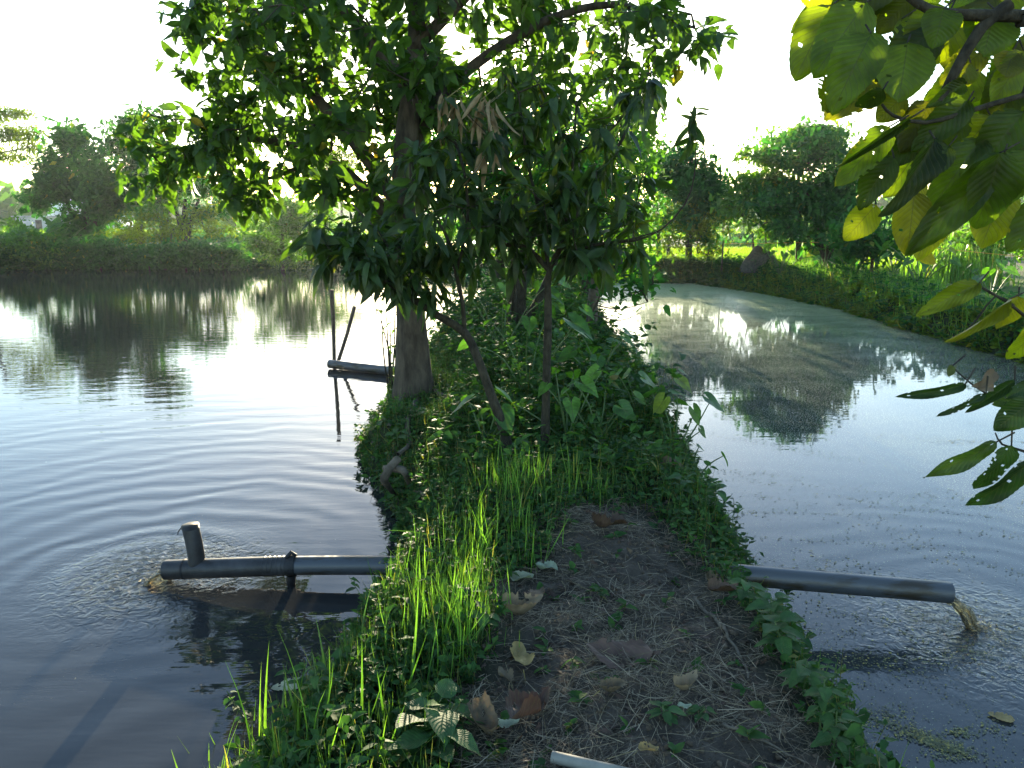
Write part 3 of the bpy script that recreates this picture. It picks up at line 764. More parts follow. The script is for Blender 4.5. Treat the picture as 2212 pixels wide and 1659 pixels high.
ftree('stout_tree', 'stout short-trunked tree seen below the hanging leaves on the left shore', 398, 520, 35, (400, 430),
      [(400, 420, 75, 50, 1.6, 90), (450, 440, 50, 40, 1.3, 50)], (m_barkd, m_dark), size=.2, tr=.2, fork=[(385, 470, 370, 430), (415, 470, 430, 430)])
ftree('rounded_bush', 'large rounded green bush overhanging the left pond by the gap in the trees', 610, 560, 31, (610, 470),
      [(610, 460, 70, 50, 1.8, 200), (590, 520, 65, 42, 1.5, 150), (665, 480, 50, 55, 1.4, 110), (640, 545, 70, 25, 1.3, 90)], (m_bark, m_mid), size=.15, tr=.1, cat='bush')
feathery('feathery_tree', 'tall pale feathery tree cut by the left edge of the picture', -60, 520, 44,
         [(20, 245, 50, 40), (50, 285, 45, 36), (10, 300, 60, 36), (-40, 260, 60, 30), (60, 320, 35, 20), (20, 340, 50, 26), (-50, 330, 60, 30)], (m_bark, m_light), tr=.2, lean=-10)
ftree('hazy_tree', 'hazy greyish tree standing alone in the fields past the rounded bush', 505, 492, 75, (505, 440), [(505, 430, 28, 30, 2, 60), (500, 470, 22, 18, 1.5, 30)], (m_bark, m_mid), size=.4, spread=.6, tr=.2)
ftree('hazy_tree', 'pale hazy tree beyond the gap near the spreading trunk', 740, 490, 70, (735, 370), [(730, 350, 40, 25, 2, 40), (690, 370, 30, 20, 1.5, 24)], (m_bark, m_light), size=.35, spread=.6, tr=.15)
ftree('yellow_green_bush', 'sunlit yellow-green bush under the big dark tree', 270, 540, 33.5, (270, 500), [(300, 500, 40, 28, .9, 60), (250, 520, 30, 20, .7, 36)], (m_bark, m_light), size=.16, tr=.05, cat='bush', per=16)
ftree('yellow_green_bush', 'sunlit yellow-green bush below the stout short-trunked tree', 370, 540, 33.5, (370, 500), [(360, 495, 36, 30, .9, 50), (440, 485, 46, 28, .9, 60)], (m_bark, m_light), size=.16, tr=.05, cat='bush', per=16)
ftree('shore_bush', 'low dark bush at the left edge of the far shore', 20, 560, 31, (20, 520), [(20, 500, 50, 40, 1.3, 70), (60, 540, 60, 26, 1.2, 70)], (m_bark, m_mid), size=.18, tr=.05, cat='bush')
for lab, x, rr_ in (('dark bush hanging over the water near the left edge', 70, 1.2), ('dark bush over the water below the banana-like plant', 140, 1.0), ('dark bush over the water below the big dark left tree', 215, 1.1), ('dark bush over the water under the slim red-stemmed tree', 320, .9),
                   ('low dark bush over the water under the stout short-trunked tree', 400, .8), ('low dark bush over the water left of the rounded bush', 480, .8), ('dark bush over the water right of the rounded bush', 720, 1.0)):
    ftree('shore_bush', lab, x, 560, 31.3, (x, 540), [(x, 553 - 5 * rr_, 46 * rr_, 15 * rr_, .6, 100), (x + 20, 564, 44, 8, .5, 50)], (m_bark, m_dark), size=.17, tr=.04, cat='bush', group='dark bushes hanging over the left shore')
# banana-like broad plant on left shore
bb = MB(); p0 = at(115, 540, 33); p0[2] = zg(p0[0], p0[1])
for k in range(16):
    a = rng.random() * 6.28; e = .5 + rng.random() * .8
    d = V(math.cos(a) * math.cos(e), math.sin(a) * math.cos(e), math.sin(e))
    q = p0 + V(rng.normal(0, .6), rng.normal(0, .3), .5 + rng.random() * .8)
    bb.inst(T_OVATEB[2], q[None], d[None], V(0, 0, 1)[None] + .01, np.array([[1.1, .7, 1.1]]), colrand(1, 0)); bb.edges([p0], [q], [.03], [.015])
tag(bb.build('banana_plant', m_taro, origin=p0), 'broad-leaved banana-like plant at the foot of the big dark left tree', 'plant')
# slim row of field trees
row = [(1562, 522, 62), (1605, 515, 70), (1665, 518, 66), (1700, 512, 75), (1820, 520, 64), (1950, 515, 70), (1400, 520, 66)]
first = None
for i, (x, y, Y) in enumerate(row):
    lab = ['first slim roadside tree in the far row, left of the small airy forked tree', 'slim roadside tree in the far row just before the small airy forked tree', 'slim far tree seen right of the small airy forked tree',
           'slim far tree behind the feathery tiered tree', 'slim far tree behind the two stout trunks', 'slim far tree by the sunlit strip under the broad leaves', 'slim far tree behind the thin-trunked dark tree'][i]
    if first is None:
        first = ftree('field_tree', lab, x, y, Y, (x, y - 55), [(x, y - 45, 24, 26, 1, 36)], (m_bark, m_mid), size=.3, per=14, spread=.4, tr=.09, group='slim trees in a row across the fields')
        kids = [c for c in first.children]
        b0x = first.location.copy()
    else:
        r2 = first.copy(); scene.collection.objects.link(r2); q = at(x, y, Y); r2.location = (q[0], q[1], zg(q[0], q[1])); r2['label'] = lab
        r2.rotation_euler.z = i * 1.3; s_ = .85 + .3 * random.random(); r2.scale = (s_, s_, s_)
        for c in kids:
            c2 = c.copy(); c2.parent = r2; scene.collection.objects.link(c2)

# distant wood line
db = MB()
def woodline(x0, x1, ytop, Y, n, hz):
    xs_ = rng.uniform(x0, x1, n); pts = []
    for x in xs_:
        hmul = .55 + .45 * math.sin(x * .05) * math.sin(x * .013 + 2) + .2 * rng.random()
        c = at(x, 466, Y); pts.append(V(c[0], Y + rng.normal(0, 6), rng.random() * hz * hmul))
    pts = np.array(pts); per = 9
    P = np.repeat(pts, per, 0) + rng.normal(0, 1.0, (n * per, 3)) * V(1.2, 1, .8)
    db.inst(T_TINY[0], P, rand_dirs(len(P)), rand_dirs(len(P)), 1.3 + rng.random(len(P)), colrand(len(P), 0))
woodline(-150, 700, 430, 200, 1500, 6.0); woodline(700, 1500, 440, 260, 1000, 6.5); woodline(1500, 2500, 440, 240, 1500, 6.0)
woodline(-100, 130, 420, 120, 450, 5.5); woodline(1900, 2350, 440, 110, 500, 3.5)
tag(db.build('distant_wood', m_mid), 'hazy line of distant trees along the horizon', 'trees', kind='stuff')

# ------------------------------------------------------------------ scattered low vegetation
def scatter(n, x0, x1, y0, y1, keep):
    x = rng.uniform(x0, x1, n); y = rng.uniform(y0, y1, n); k = keep(x, y, dist_shore(x, y)); return x[k], y[k]
def sprigs(mb, x, y, size, nleaf, height, tpl=T_SMALL, yellow=.02, lean=.25, stem=True):
    N = len(x); z = H(x, y)
    hgt = height * (.4 + .9 * rng.random(N))
    top = np.stack([x, y, z], 1) + np.stack([rng.normal(0, lean, N) * hgt, rng.normal(0, lean, N) * hgt, hgt], 1)
    bot = np.stack([x, y, z - .01], 1)
    if stem: mb.edges(bot, top, np.full(N, .0022), np.full(N, .001), 3)
    for k in range(nleaf):
        t_ = .25 + .75 * rng.random((N, 1)); P = bot + (top - bot) * t_
        a = rng.random(N) * 6.28
        d = np.stack([np.cos(a), np.sin(a), rng.normal(.15, .35, N)], 1)
        Z = rng.normal(0, .3, (N, 3)) + V(0, 0, 1); w = rng.integers(0, len(tpl), N); S = size * (.5 + .9 * rng.random(N)); C = colrand(N, yellow)
        for q in range(len(tpl)):
            kk = w == q; mb.inst(tpl[q], P[kk], d[kk], Z[kk], S[kk], C[kk])
def grass(mb, x, y, L, tpl=T_BLADE, lean=.35, wid=1.0, yellow=.04, ndir=None):
    N = len(x); z = H(x, y)
    a = rng.random(N) * 6.28; le = np.abs(rng.normal(0, lean, N))
    d = np.stack([np.cos(a) * le, np.sin(a) * le, np.ones(N)], 1)
    Z = np.stack([np.cos(a), np.sin(a), np.full(N, .2)], 1) * -1; Z += rng.normal(0, .25, (N, 3))
    S = L * (.45 + .75 * rng.random(N)); C = colrand(N, yellow); w = rng.integers(0, len(tpl), N)
    for q in range(len(tpl)):
        kk = w == q
        mb.inst(tpl[q], np.stack([x, y, z - .01], 1)[kk], d[kk], -Z[kk], np.stack([S, S * wid, S], 1)[kk], C[kk])
def inpath(x, y, m=0.0): return sdf(path_poly, x, y) < m
cov = MB()
x, y = scatter(26000, -2.2, 2.4, 1.8, 9.5, lambda x, y, d: (d > .0) & (~inpath(x, y, .02)) & (np.abs(x) < 2.2)); sprigs(cov, x, y, .042, 5, .09)
x, y = scatter(9000, -2, 4, 9, 24, lambda x, y, d: (d > -.05) & (d < 3) & (x > -2.5) & (x < 4)); sprigs(cov, x, y, .075, 6, .2)
x, y = scatter(6000, -1.6, 1.9, 1.8, 8, lambda x, y, d: (d > -.06) & (d < .22) & ((x > .3) | (y > 4.4))); sprigs(cov, x, y, .05, 7, .16, T_SMALLO)
x, y = scatter(500, -.4, 1.3, 1.8, 4.5, lambda x, y, d: inpath(x, y) & (d > .1)); sprigs(cov, x[:60], y[:60], .05, 5, .04, T_SMALLO)
x, y = scatter(2600, -2, 2.4, 4.8, 10, lambda x, y, d: (d > .3) & (np.abs(x) < 2.3) & (x > -.55)); sprigs(cov, x[::2], y[::2], .075, 8, .26, T_SMALLO)
x, y = scatter(1500, -2, 2.6, 6, 14, lambda x, y, d: (d > .2) & (np.abs(x) < 2.6) & ((y > 9.5) | (x > .1))); sprigs(cov, x[::2], y[::2], .1, 9, .45, T_SMALLO)
x, y = scatter(900, -1.6, -.2, 1.8, 3.6, lambda x, y, d: (d > -.05) & ~inpath(x, y, .02)); sprigs(cov, x[::3], y[::3], .05, 7, .15, T_SMALLO)
tag(cov.build('ground_cover', m_cover), 'low creeping green plants covering the bank', 'ground cover', kind='stuff')
gr = MB()
x, y = scatter(16000, -2, 2.2, 1.8, 9, lambda x, y, d: (d > 0) & (~inpath(x, y, .08))); grass(gr, x, y, .17, lean=.9, wid=.7, yellow=.12)
x, y = scatter(2500, -1.5, .3, 1.8, 3.6, lambda x, y, d: (d > -.12) & (~inpath(x, y, .05))); grass(gr, x, y, .15, lean=.5)
x, y = scatter(1200, -1.6, -.5, 1.8, 3.3, lambda x, y, d: (d > -.2) & (d < .25)); grass(gr, x[::3], y[::3], .26, lean=.5)
tag(gr.build('short_grass', m_grassd), 'short dark grass on the bank', 'grass', kind='stuff')
# bright tall grass in front of the saplings and down the left edge
gb = MB()
def tuft(cx, cy, n, L, rad=.07, lean=.46):
    p = on(cx, cy); x = p[0] + rng.normal(0, rad, n); y = p[1] + rng.normal(0, rad, n)
    k = dist_shore(x, y) > -.05; grass(gb, x[k], y[k], L * (.75 + .6 * random.random()), lean=lean, yellow=.04, wid=.62)
for i in range(44):
    t_ = rng.random(); cx = 1110 - 190 * t_ + rng.normal(0, 55); cy = 1120 + 270 * t_ + rng.normal(0, 40); tuft(cx, cy, 9, .23, .06)
for i in range(36): tuft(1040 + rng.random() * 260, 1040 + rng.random() * 60, 8, .22, .06)
for i in range(16): tuft(960 + rng.random() * 60, 1330 + rng.random() * 140, 9, .26, .05)
for i in range(14): tuft(880 + rng.normal(0, 30), 1260 + rng.random() * 160, 7, .22, .05, .4)
for cx, cy in ((700, 1600), (560, 1640), (790, 1560), (880, 1500), (640, 1650), (460, 1650), (830, 1640)): tuft(cx, cy, 5, .34, .06, .4)
tag(gb.build('tall_grass', m_grass), 'bright green upright grass in front of the mango saplings', 'grass', kind='stuff')
# floating weed specks and clumps on the algae pond
fw = MB()
def weed(cx, cy, sx, sy, n, s_, rot=0):
    c = gnd(cx, cy); a = rng.normal(0, 1, n) * sx; b = rng.normal(0, 1, n) * sy
    x = c[0] + a * math.cos(rot) - b * math.sin(rot); y = c[1] + a * math.sin(rot) + b * math.cos(rot); k = sdf(P_right, x, y) < -.05; x = x[k]; y = y[k]; n = len(x)
    an = rng.random(n) * 6.28
    fw.inst(leaf_tpl(1, lambda u: .4 + 0 * u, 0, 0, 1), np.stack([x, y, .003 + .004 * rng.random(n)], 1), np.stack([np.cos(an), np.sin(an), rng.normal(0, .1, n)], 1), rng.normal(0, .08, (n, 3)) + V(0, 0, 1), s_ * (.4 + rng.random(n)), colrand(n, .25))
weed(2000, 1595, .10, .03, 800, .007, -.6); weed(2030, 1610, .05, .02, 500, .008, -.6); weed(2075, 1585, .03, .02, 120, .008); weed(2060, 1635, .07, .02, 160, .007); weed(1890, 1545, .08, .03, 200, .006, .4)
for k in range(26): weed(rng.uniform(1760, 2200), rng.uniform(1330, 1640), rng.uniform(.03, .22), rng.uniform(.01, .05), rng.integers(20, 90), .007, rng.normal(-.5, .3))
for k in range(40): weed(rng.uniform(1560, 2300), rng.uniform(900, 1350), rng.uniform(.1, .5), rng.uniform(.01, .06), rng.integers(30, 110), .01, rng.normal(-.3, .3))
weed(1850, 1430, .35, .06, 500, .008)
tag(fw.build('floating_weed', m_weed), 'specks and clumps of weed floating on the algae pond', 'floating weed', kind='stuff')
# far banks
fb1 = MB()
x, y = scatter(60000, -24, 16, 10, 42, lambda x, y, d: (d > -.12) & (d < 1.6) & ((y > 24.5) | (x > 4.0) | (x < -6)))
print('far cover', len(x))
sprigs(fb1, x, y, .13, 7, .32, T_TINY, stem=False)
x, y = scatter(160000, -24, 8, 23.5, 40, lambda x, y, d: (d > -.15) & (d < .75)); sprigs(fb1, x, y, .16, 7, .22, T_TINY, stem=False)
x, y = scatter(40000, 3, 16, 8, 26, lambda x, y, d: (d > -.12) & (d < .5)); fb3 = MB(); sprigs(fb3, x, y, .10, 7, .16, T_TINY, stem=False); tag(fb3.build('shore_weeds', m_light), 'green weeds hanging over the right shore of the algae pond', 'weeds', kind='stuff')  # pale leaf colour paints in the sunlight that the trees block here
tag(fb1.build('bank_undergrowth', m_dark), 'dark tangled undergrowth along the far shores', 'undergrowth', kind='stuff')
fb2 = MB()
x, y = scatter(90000, 0, 16, 8, 30, lambda x, y, d: (d > -.05) & (d < 2.2) & ((x > 3.6) | (y > 23.5)))
print('bank grass', len(x))
grass(fb2, x, y, .36, T_BLADE3, lean=.9, wid=.9, yellow=.06)
x, y = scatter(16000, -20, 0, 26, 42, lambda x, y, d: (d > .5) & (d < 2.5)); grass(fb2, x, y, .3, T_BLADE3, lean=.5, wid=1.6)
x, y = scatter(500, -16.9, -15.6, 25, 29, lambda x, y, d: d > -1.2); grass(fb2, x, y, 1.1, T_BLADE3, lean=.2, wid=1.3)
tag(fb2.build('bank_grass', m_grass), 'long bright grass spilling over the far bank of the algae pond', 'grass', kind='stuff')
# rice fields
ri = MB()
x, y = scatter(52000, 4, 17, 27, 42, lambda x, y, d: (d > 2.2)); grass(ri, x, y, .34, T_BLADE3, lean=.3, wid=2.2, yellow=.01)
x, y = scatter(36000, -60, -2, 62, 74, lambda x, y, d: d > 3); grass(ri, x, y, .6, T_BLADE3, lean=.3, wid=4, yellow=.01)
x, y = scatter(30000, -110, 60, 125, 160, lambda x, y, d: d > 3); grass(ri, x, y, 1.0, T_BLADE3, lean=.3, wid=8, yellow=.01)
x, y = scatter(26000, 5, 90, 66, 84, lambda x, y, d: d > 3); grass(ri, x, y, .5, T_BLADE3, lean=.3, wid=5, yellow=.05)
tag(ri.build('rice_plants', m_rice), 'glowing yellow-green rice in the far fields', 'rice', kind='stuff')
# field banks (low dark ridges) and flooded paddies
for k, (x0, x1, Y, h_) in enumerate(((12, 60, 47, .5), (-40, -6, 60, .5), (-80, 90, 98, .9), (16, 60, 58, .5))):
    rb = MB(); xx = np.linspace(x0, x1, 60); N = 5000
    px_ = rng.uniform(x0, x1, N); P = np.stack([px_, Y + rng.normal(0, .6, N) + .02 * px_, np.abs(rng.normal(.1, h_ * .5, N))], 1)
    rb.inst(T_TINY[1], P, rand_dirs(N, .6), rand_dirs(N), .3 + rng.random(N) * .3, colrand(N, .05))
    tag(rb.build('field_hedge', m_dark), ['dark weedy bund behind the right rice field', 'dark weedy bund before the flooded field on the left', 'farthest weedy bund crossing the whole plain', 'second weedy bund behind the right rice field'][k], 'hedge', 'weedy bunds between the fields', kind='stuff')
m, t, n, l, out = M('paddy_water'); pr = nd(n, 'ShaderNodeBsdfPrincipled', Roughness=.12, IOR=1.33); pr.inputs['Base Color'].default_value = (.09, .07, .04, 1)
noi = nd(n, 'ShaderNodeTexNoise', Scale=.7, Detail=6.0); bp = nd(n, 'ShaderNodeBump', Strength=.4, Distance=.06); l.new(noi.outputs[0], bp.inputs['Height']); l.new(bp.outputs[0], pr.inputs['Normal']); l.new(pr.outputs[0], out.inputs[0])
flat('flooded_paddy', [(-42, 76), (4, 76), (2, 96), (-46, 96)], .27, m)
flat('flooded_paddy', [(-30, 44), (-3, 44), (-2, 58), (-34, 58)], .27, m)

# ------------------------------------------------------------------ taro plants
def taro(label, base, leaves, group='taro plants on the bank', name='taro_plant', mat=None, stalk=.006):
    """leaves: (tip point of stalk, size, direction)"""
    root = empty(name, base, label, 'plant', group)
    for p, s, d in leaves:
        st = MB(); lf = MB()
        p = np.asarray(p, float); mid = (base + p) / 2 + V(0, 0, .12 * np.linalg.norm(p - base)) + rng.normal(0, .02, 3)
        P = polyline([base + V(0, 0, -.02), mid, p], .08); st.tube(P, np.linspace(stalk * 1.5, stalk * .6, len(P)), 6)
        d = np.asarray(d, float)
        Z = V(0, 0, 1.) + rng.normal(0, .25, 3) + V(0, -.25, 0)
        lf.inst(T_HEART[rng.integers(0, 3)], p[None], d[None], Z[None], np.array([s]), colrand(1, .04, .5))
        st.build('stalk', m_stalk, root); lf.build('leaf', mat or m_taro, root)
    return root
m_stalk = solidmat('green_stalk', (.05, .1, .03), (.09, .14, .05), 10, .5, .1)
def taro_rand(label, bx, by, n, h, s, z0=.42, **kw):
    base = on(bx, by, z0); L = []
    for k in range(n):
        a = 6.28 * (k + rng.random() * .6) / n; r = h * (.3 + .6 * rng.random())
        d = V(math.cos(a), math.sin(a), -.35 - .5 * rng.random())
        L.append((base + V(math.cos(a) * r, math.sin(a) * r, h * (.55 + .55 * rng.random())), s * .6 * (.5 + .8 * rng.random()), d))
    return taro(label, base, L, **kw)
TR = [('large bright taro behind the sapling stems', 1140, 860, 6, .72, .40), ('taro with a big drooping dark leaf left of the leaning stem', 1050, 965, 4, .42, .30),
      ('taro clump just right of the straight sapling stem', 1225, 950, 7, .5, .26), ('taro at the base of the leggy shrub', 1290, 840, 6, .5, .30),
      ('pale green taro high on the bank behind the forked sapling', 1085, 760, 6, .85, .42), ('taro between the straight sapling and the pond edge', 1290, 950, 6, .42, .24),
      ('taro crowding the right shoulder of the bank', 1380, 900, 7, .45, .26), ('small taro nearest the post', 1230, 760, 5, .5, .32), ('far taro clump in the shade of the forked trunk', 1180, 700, 6, .6, .4)]
for lab, *a in TR: taro_rand(lab, *a)
# the leaning one at the shore with leaves against the algae pond
bs = on(1455, 990, .25); Yb = bs[1]
taro('tall taro leaning over the algae pond from the right edge of the bank', bs, [(at(1535, 865, Yb), .19, V(.9, -.1, -.6)), (at(1500, 890, Yb), .17, V(.4, -.2, -.7)), (at(1430, 870, Yb + .1), .2, V(-.3, 0, -.5)),
    (at(1462, 850, Yb + .2), .17, V(1, .3, -.2)), (at(1480, 960, Yb), .15, V(.5, 0, -.9)), (at(1410, 850, Yb + .2), .2, V(-.7, .3, -.4)), (at(1395, 820, Yb + .3), .2, V(.7, .3, -.4)), (at(1515, 930, Yb), .1, V(.6, 0, -.8))])
bs2 = on(1500, 1040, .2)
taro('small taro with two leaves low over the algae pond', bs2, [(at(1562, 985, bs2[1]), .12, V(.6, -.1, -.8)), (at(1522, 1025, bs2[1]), .09, V(.3, 0, -.7)), (at(1510, 965, bs2[1]), .08, V(.8, 0, -.5))])
bs3 = on(1335, 800, .2)
taro('thin taro beside the leggy shrub with leaves over the pond', bs3, [(at(1370, 755, bs3[1]), .17, V(.7, 0, -.6)), (at(1325, 738, bs3[1]), .2, V(1, 0, -.1)), (at(1378, 775, bs3[1]), .14, V(.1, 0, -1))])
FT = [('bright taro clump left of the small dark tree', 1840, 610), ('tall glowing taro clump behind the small dark tree', 1930, 592), ('taro clump right of the small dark tree', 1985, 622), ('taro clump behind the net heap', 1780, 592), ('lone taro near the feathery tree', 1685, 596)]
for lab, x, y in FT:
    taro_rand(lab, x, y, 9, 1.0, .55, .5, group='taro clumps on the far shore', stalk=.012)
taro_rand('dark taro at the far right shore', 2140, 650, 9, .8, .5, .5, group='taro clumps on the far shore', stalk=.012)

# reed clumps of the right shore
for lab, x, y, L, nn in (('tall sunlit reed clump on the right shore', 2040, 610, 1.1, 260), ('arching pale grass clump in front of the net heap', 1740, 622, 1.2, 200), ('sunlit reed clump right of the tallest one', 2110, 615, 1.0, 200)):
    p = on(x, y, .5); rb = MB(); N = nn; gx_ = p[0] + rng.normal(0, .45, N); gy_ = p[1] + rng.normal(0, .3, N)
    grass(rb, gx_, gy_, L, T_BLADE3, lean=.35, wid=.8)
    tag(rb.build('reed_clump', m_grass, origin=p), lab, 'plant', 'reed clumps on the right shore')
# herb in the foreground
def herb(label, bx, by, n, h, s, name='leafy_herb', group='leafy herbs on the near bank', z0=.42, mat=None):
    base = on(bx, by, z0); root = empty(name, base, label, 'plant', group); st = MB(); lf = MB()
    top = base + V(rng.normal(0, .04), rng.normal(0, .04), h); st.edges([base - V(0, 0, .02)], [top], [.004], [.002], 5)
    for k in range(n):
        a = k * 2.4 + rng.random(); t_ = .35 + .65 * k / n; p = base + (top - base) * t_; d = V(math.cos(a), math.sin(a), rng.normal(.0, .25))
        q = p + d * s * .25; st.edges([p], [q], [.0015], [.001], 4)
        lf.inst(T_OVATEB[(k % 2) * 2], q[None], d[None], (V(0, 0, 1) + rng.normal(0, .15, 3))[None], np.array([[s, s * 1.25, s]]) * (.7 + .5 * rng.random()), colrand(1, 0))
    st.build('stem', m_stalk, root); lf.build('foliage', mat or m_coverb, root)
m_coverb = leafmat('herb_leaf', (.03, .085, .03), (.05, .12, .04), (.2, .2, .05), (1.8, 2.1, .5), .35, .65, .25, vein=.3)
HB = [('leafy herb with large toothed leaves at the bottom edge', 905, 1600, 9, .2, .15), ('second large-leaved herb touching the bottom edge', 940, 1655, 7, .15, .13), ('pale small herb beside the bottom large-leaved herb', 950, 1545, 6, .1, .07),
      ('small herb at the left edge of the bare path', 1040, 1370, 8, .12, .07), ('small herb among the tall grass by the path', 1010, 1330, 8, .14, .06), ('low creeping herb on the path near the bottom', 1440, 1560, 9, .05, .06),
      ('creeping herb beside it towards the pond', 1500, 1545, 7, .05, .055), ('leafy herb at the mouth of the right pipe', 1600, 1310, 8, .17, .07), ('bushy herb on the right bank edge below the pipe', 1660, 1370, 14, .18, .075),
      ('bushy herb with a bright yellow-green leaf on the right edge', 1700, 1420, 14, .18, .08), ('herb on the right edge lower down', 1735, 1500, 14, .18, .07), ('herb leaning over the dark water edge', 1770, 1580, 14, .2, .06),
      ('herb at the lower right corner of the bank', 1800, 1640, 12, .18, .055), ('herb above the right pipe on the bank edge', 1560, 1200, 10, .22, .07), ('wiry herb reaching over the pond above the pipe', 1590, 1150, 12, .28, .05),
      ('herb on the right bank shoulder', 1540, 1120, 10, .2, .07), ('herb near the brown fallen leaf on the shoulder', 1470, 1080, 10, .16, .08), ('herb growing among the tree roots', 860, 960, 8, .15, .08), ('herb left of the tree roots by the water', 830, 930, 7, .14, .07),
      ('wiry herb in the lower left grass', 560, 1600, 14, .3, .04), ('wiry herb left of the lower left grass', 470, 1640, 12, .3, .035), ('wiry herb near the floating leaf', 700, 1560, 12, .25, .04)]
for h_ in HB: herb(*h_)

# ------------------------------------------------------------------ overhanging broad-leaf branch, upper right
YL = 2.45
rt = empty('broad_leaf_tree', (3.2, 2.6, .4), 'overhanging tree with huge round backlit leaves filling the upper right corner', 'tree')
tb = MB()
tb.tube(polyline([V(3.2, 2.6, .3), V(3.25, 2.6, 1.6), V(3.1, 2.6, 2.8), V(2.9, 2.6, 4.2)], .15), np.linspace(.13, .07, 28)[:len(polyline([V(3.2, 2.6, .3), V(3.25, 2.6, 1.6), V(3.1, 2.6, 2.8), V(2.9, 2.6, 4.2)], .15))], 14, .05)
def limb(pts, r0, r1, Y=YL):
    P = polyline([p if isinstance(p, np.ndarray) else at(p[0], p[1], p[2] if len(p) > 2 else Y) for p in pts], .05)
    tb.tube(P, np.linspace(r0, r1, len(P)), 8, .06)
limb([V(3.1, 2.6, 2.9), (2300, 40), (2212, 35), (2080, 32), (2010, 22), (1960, -10), (1900, -60)], .04, .012)
limb([V(3.05, 2.6, 2.3), (2320, 180), (2212, 205), (2110, 235), (2000, 265), (1930, 250), (1905, 225)], .025, .004)
limb([(2180, 10), (2120, 60), (2060, 160), (2030, 220)], .02, .012)
limb([V(3.2, 2.6, 1.6), (2400, 700), (2250, 700), (2180, 655), (2110, 615)], .02, .004)
limb([(2190, 660), (2150, 640), (2110, 690), (2065, 740)], .004, .002)
lb = MB()
def bigleaf(x0, y0, x1, y1, hw, dz=0.0, tpl=None, yel=0.0, col=None, face=None):
    Y = YL + dz
    a = at(x0, y0, Y); b = at(x1, y1, Y - .05 + .1 * rng.random())
    L = np.linalg.norm(b - a)
    k = rng.integers(0, 4) if tpl is None else tpl
    nrm = (V(0, -1, .35) if face is None else np.asarray(face, float)) + rng.normal(0, .22, 3)
    w = px2m(hw, Y) / (.36 * L)
    lb.inst(T_BIG[k], a[None], (b - a)[None], nrm[None], np.array([[L, L * w, L * .8]]), np.array([[rng.random() if col is None else col, yel, rng.random()]]))
    q = a + V(rng.uniform(-.01, .08), .03, .02 + .03 * rng.random()); tb.edges([a, ], [q], [.0025], [.003], 5)
explicit = [(1799, 9, 1715, 168, 47, .1, 0, .1), (1870, 6, 1758, 160, 50, 0, 0), (1882, 72, 1805, 218, 52, -.1, 1), (1839, 137, 1789, 246, 48, .15, 2, .1), (1960, 93, 1945, 215, 58, 0, 0), (1948, 40, 1945, 103, 40, .2, 0, .1),
            (2038, 19, 2020, 100, 38, -.1, 3), (2147, 19, 2132, 115, 60, .05, 0), (2097, 137, 2054, 205, 24, 0, 3, .2), (2188, 112, 2175, 162, 36, .1, 0, .3), (1908, 193, 1852, 240, 22, -.1, 1), (1954, 205, 1895, 262, 30, .1, 0, .2),
            (1967, 255, 1820, 358, 9, -.1, 3), (2085, 180, 2010, 227, 18, 0, 3), (2091, 218, 1985, 311, 34, 0, 1), (1920, 274, 1820, 400, 34, -.05, 2), (1932, 342, 1845, 442, 36, 0, 1), (2050, 315, 1976, 380, 34, 0, 1),
            (1975, 415, 1962, 555, 40, 0, 0, .35), (2170, 330, 1960, 558, 40, -.08, 0), (1892, 442, 1826, 520, 34, .1, 0, .25), (2160, 330, 2118, 500, 54, -.1, 3), (2165, 400, 2130, 538, 62, .1, 0, .2), (2230, 330, 2140, 445, 46, -.1, 1),
            (2020, 300, 1925, 470, 30, -.12, 3), (2120, 300, 2010, 450, 40, .05, 1), (2212, 240, 2110, 360, 46, 0, 1), (1890, 330, 1850, 380, 24, .1, 0, .3), (2212, 110, 2150, 230, 40, .1, 0, .15), (2010, 220, 1950, 330, 40, .1, 0, .2),
            (1880, 300, 1805, 400, 20, .2, 0, .3), (2300, 420, 2200, 520, 50, 0, 1), (1990, 380, 1960, 450, 30, .2, 0, .5), (2060, 60, 2060, 160, 40, .2, 0, .2),
            (2200, 640, 2160, 716, 38, 0, 0, .25), (2115, 612, 1995, 672, 24, 0, 1, .1), (2182, 645, 2060, 745, 13, -.05, 3, .2), (2250, 690, 2190, 790, 30, 0, 1, .2), (1740, -60, 1790, 20, 40, .2, 0, .4), (2010, 545, 1990, 560, 26, .3, 0, .6), (2030, 440, 1985, 560, 36, .2, 0, .4)]
for e in explicit: bigleaf(*e[:6], tpl=e[6], yel=e[7] * .75 if len(e) > 7 else 0.0)  # yellow amount paints light shining through the leaf into its colour
for k in range(36):      # the rest of the bough
    x = rng.uniform(1880, 2330); y = rng.uniform(-120, 330)
    a = rng.uniform(2.0, 2.7) if x < 2100 else rng.uniform(1.6, 2.5); L = rng.uniform(80, 190)
    bigleaf(x, y, x + math.cos(a) * L, y + math.sin(a) * L * 1.0, L * rng.uniform(.26, .4), rng.uniform(.1, .6), yel=rng.random() ** 2 * .3)
for k in range(70):      # above and beside the frame: throws shade and reflects
    p = V(rng.uniform(.6, 3.8), rng.uniform(1.2, 3.8), rng.uniform(3.4, 4.8)); d = V(rng.normal(), rng.normal(), -.9)
    lb.inst(T_BIG[k % 4], p[None], d[None], (V(0, 0, 1) + rng.normal(0, .3, 3))[None], np.array([.28]), colrand(1, .1))
tb.build('trunk', m_barkd, rt); lb.build('foliage', m_big, rt)
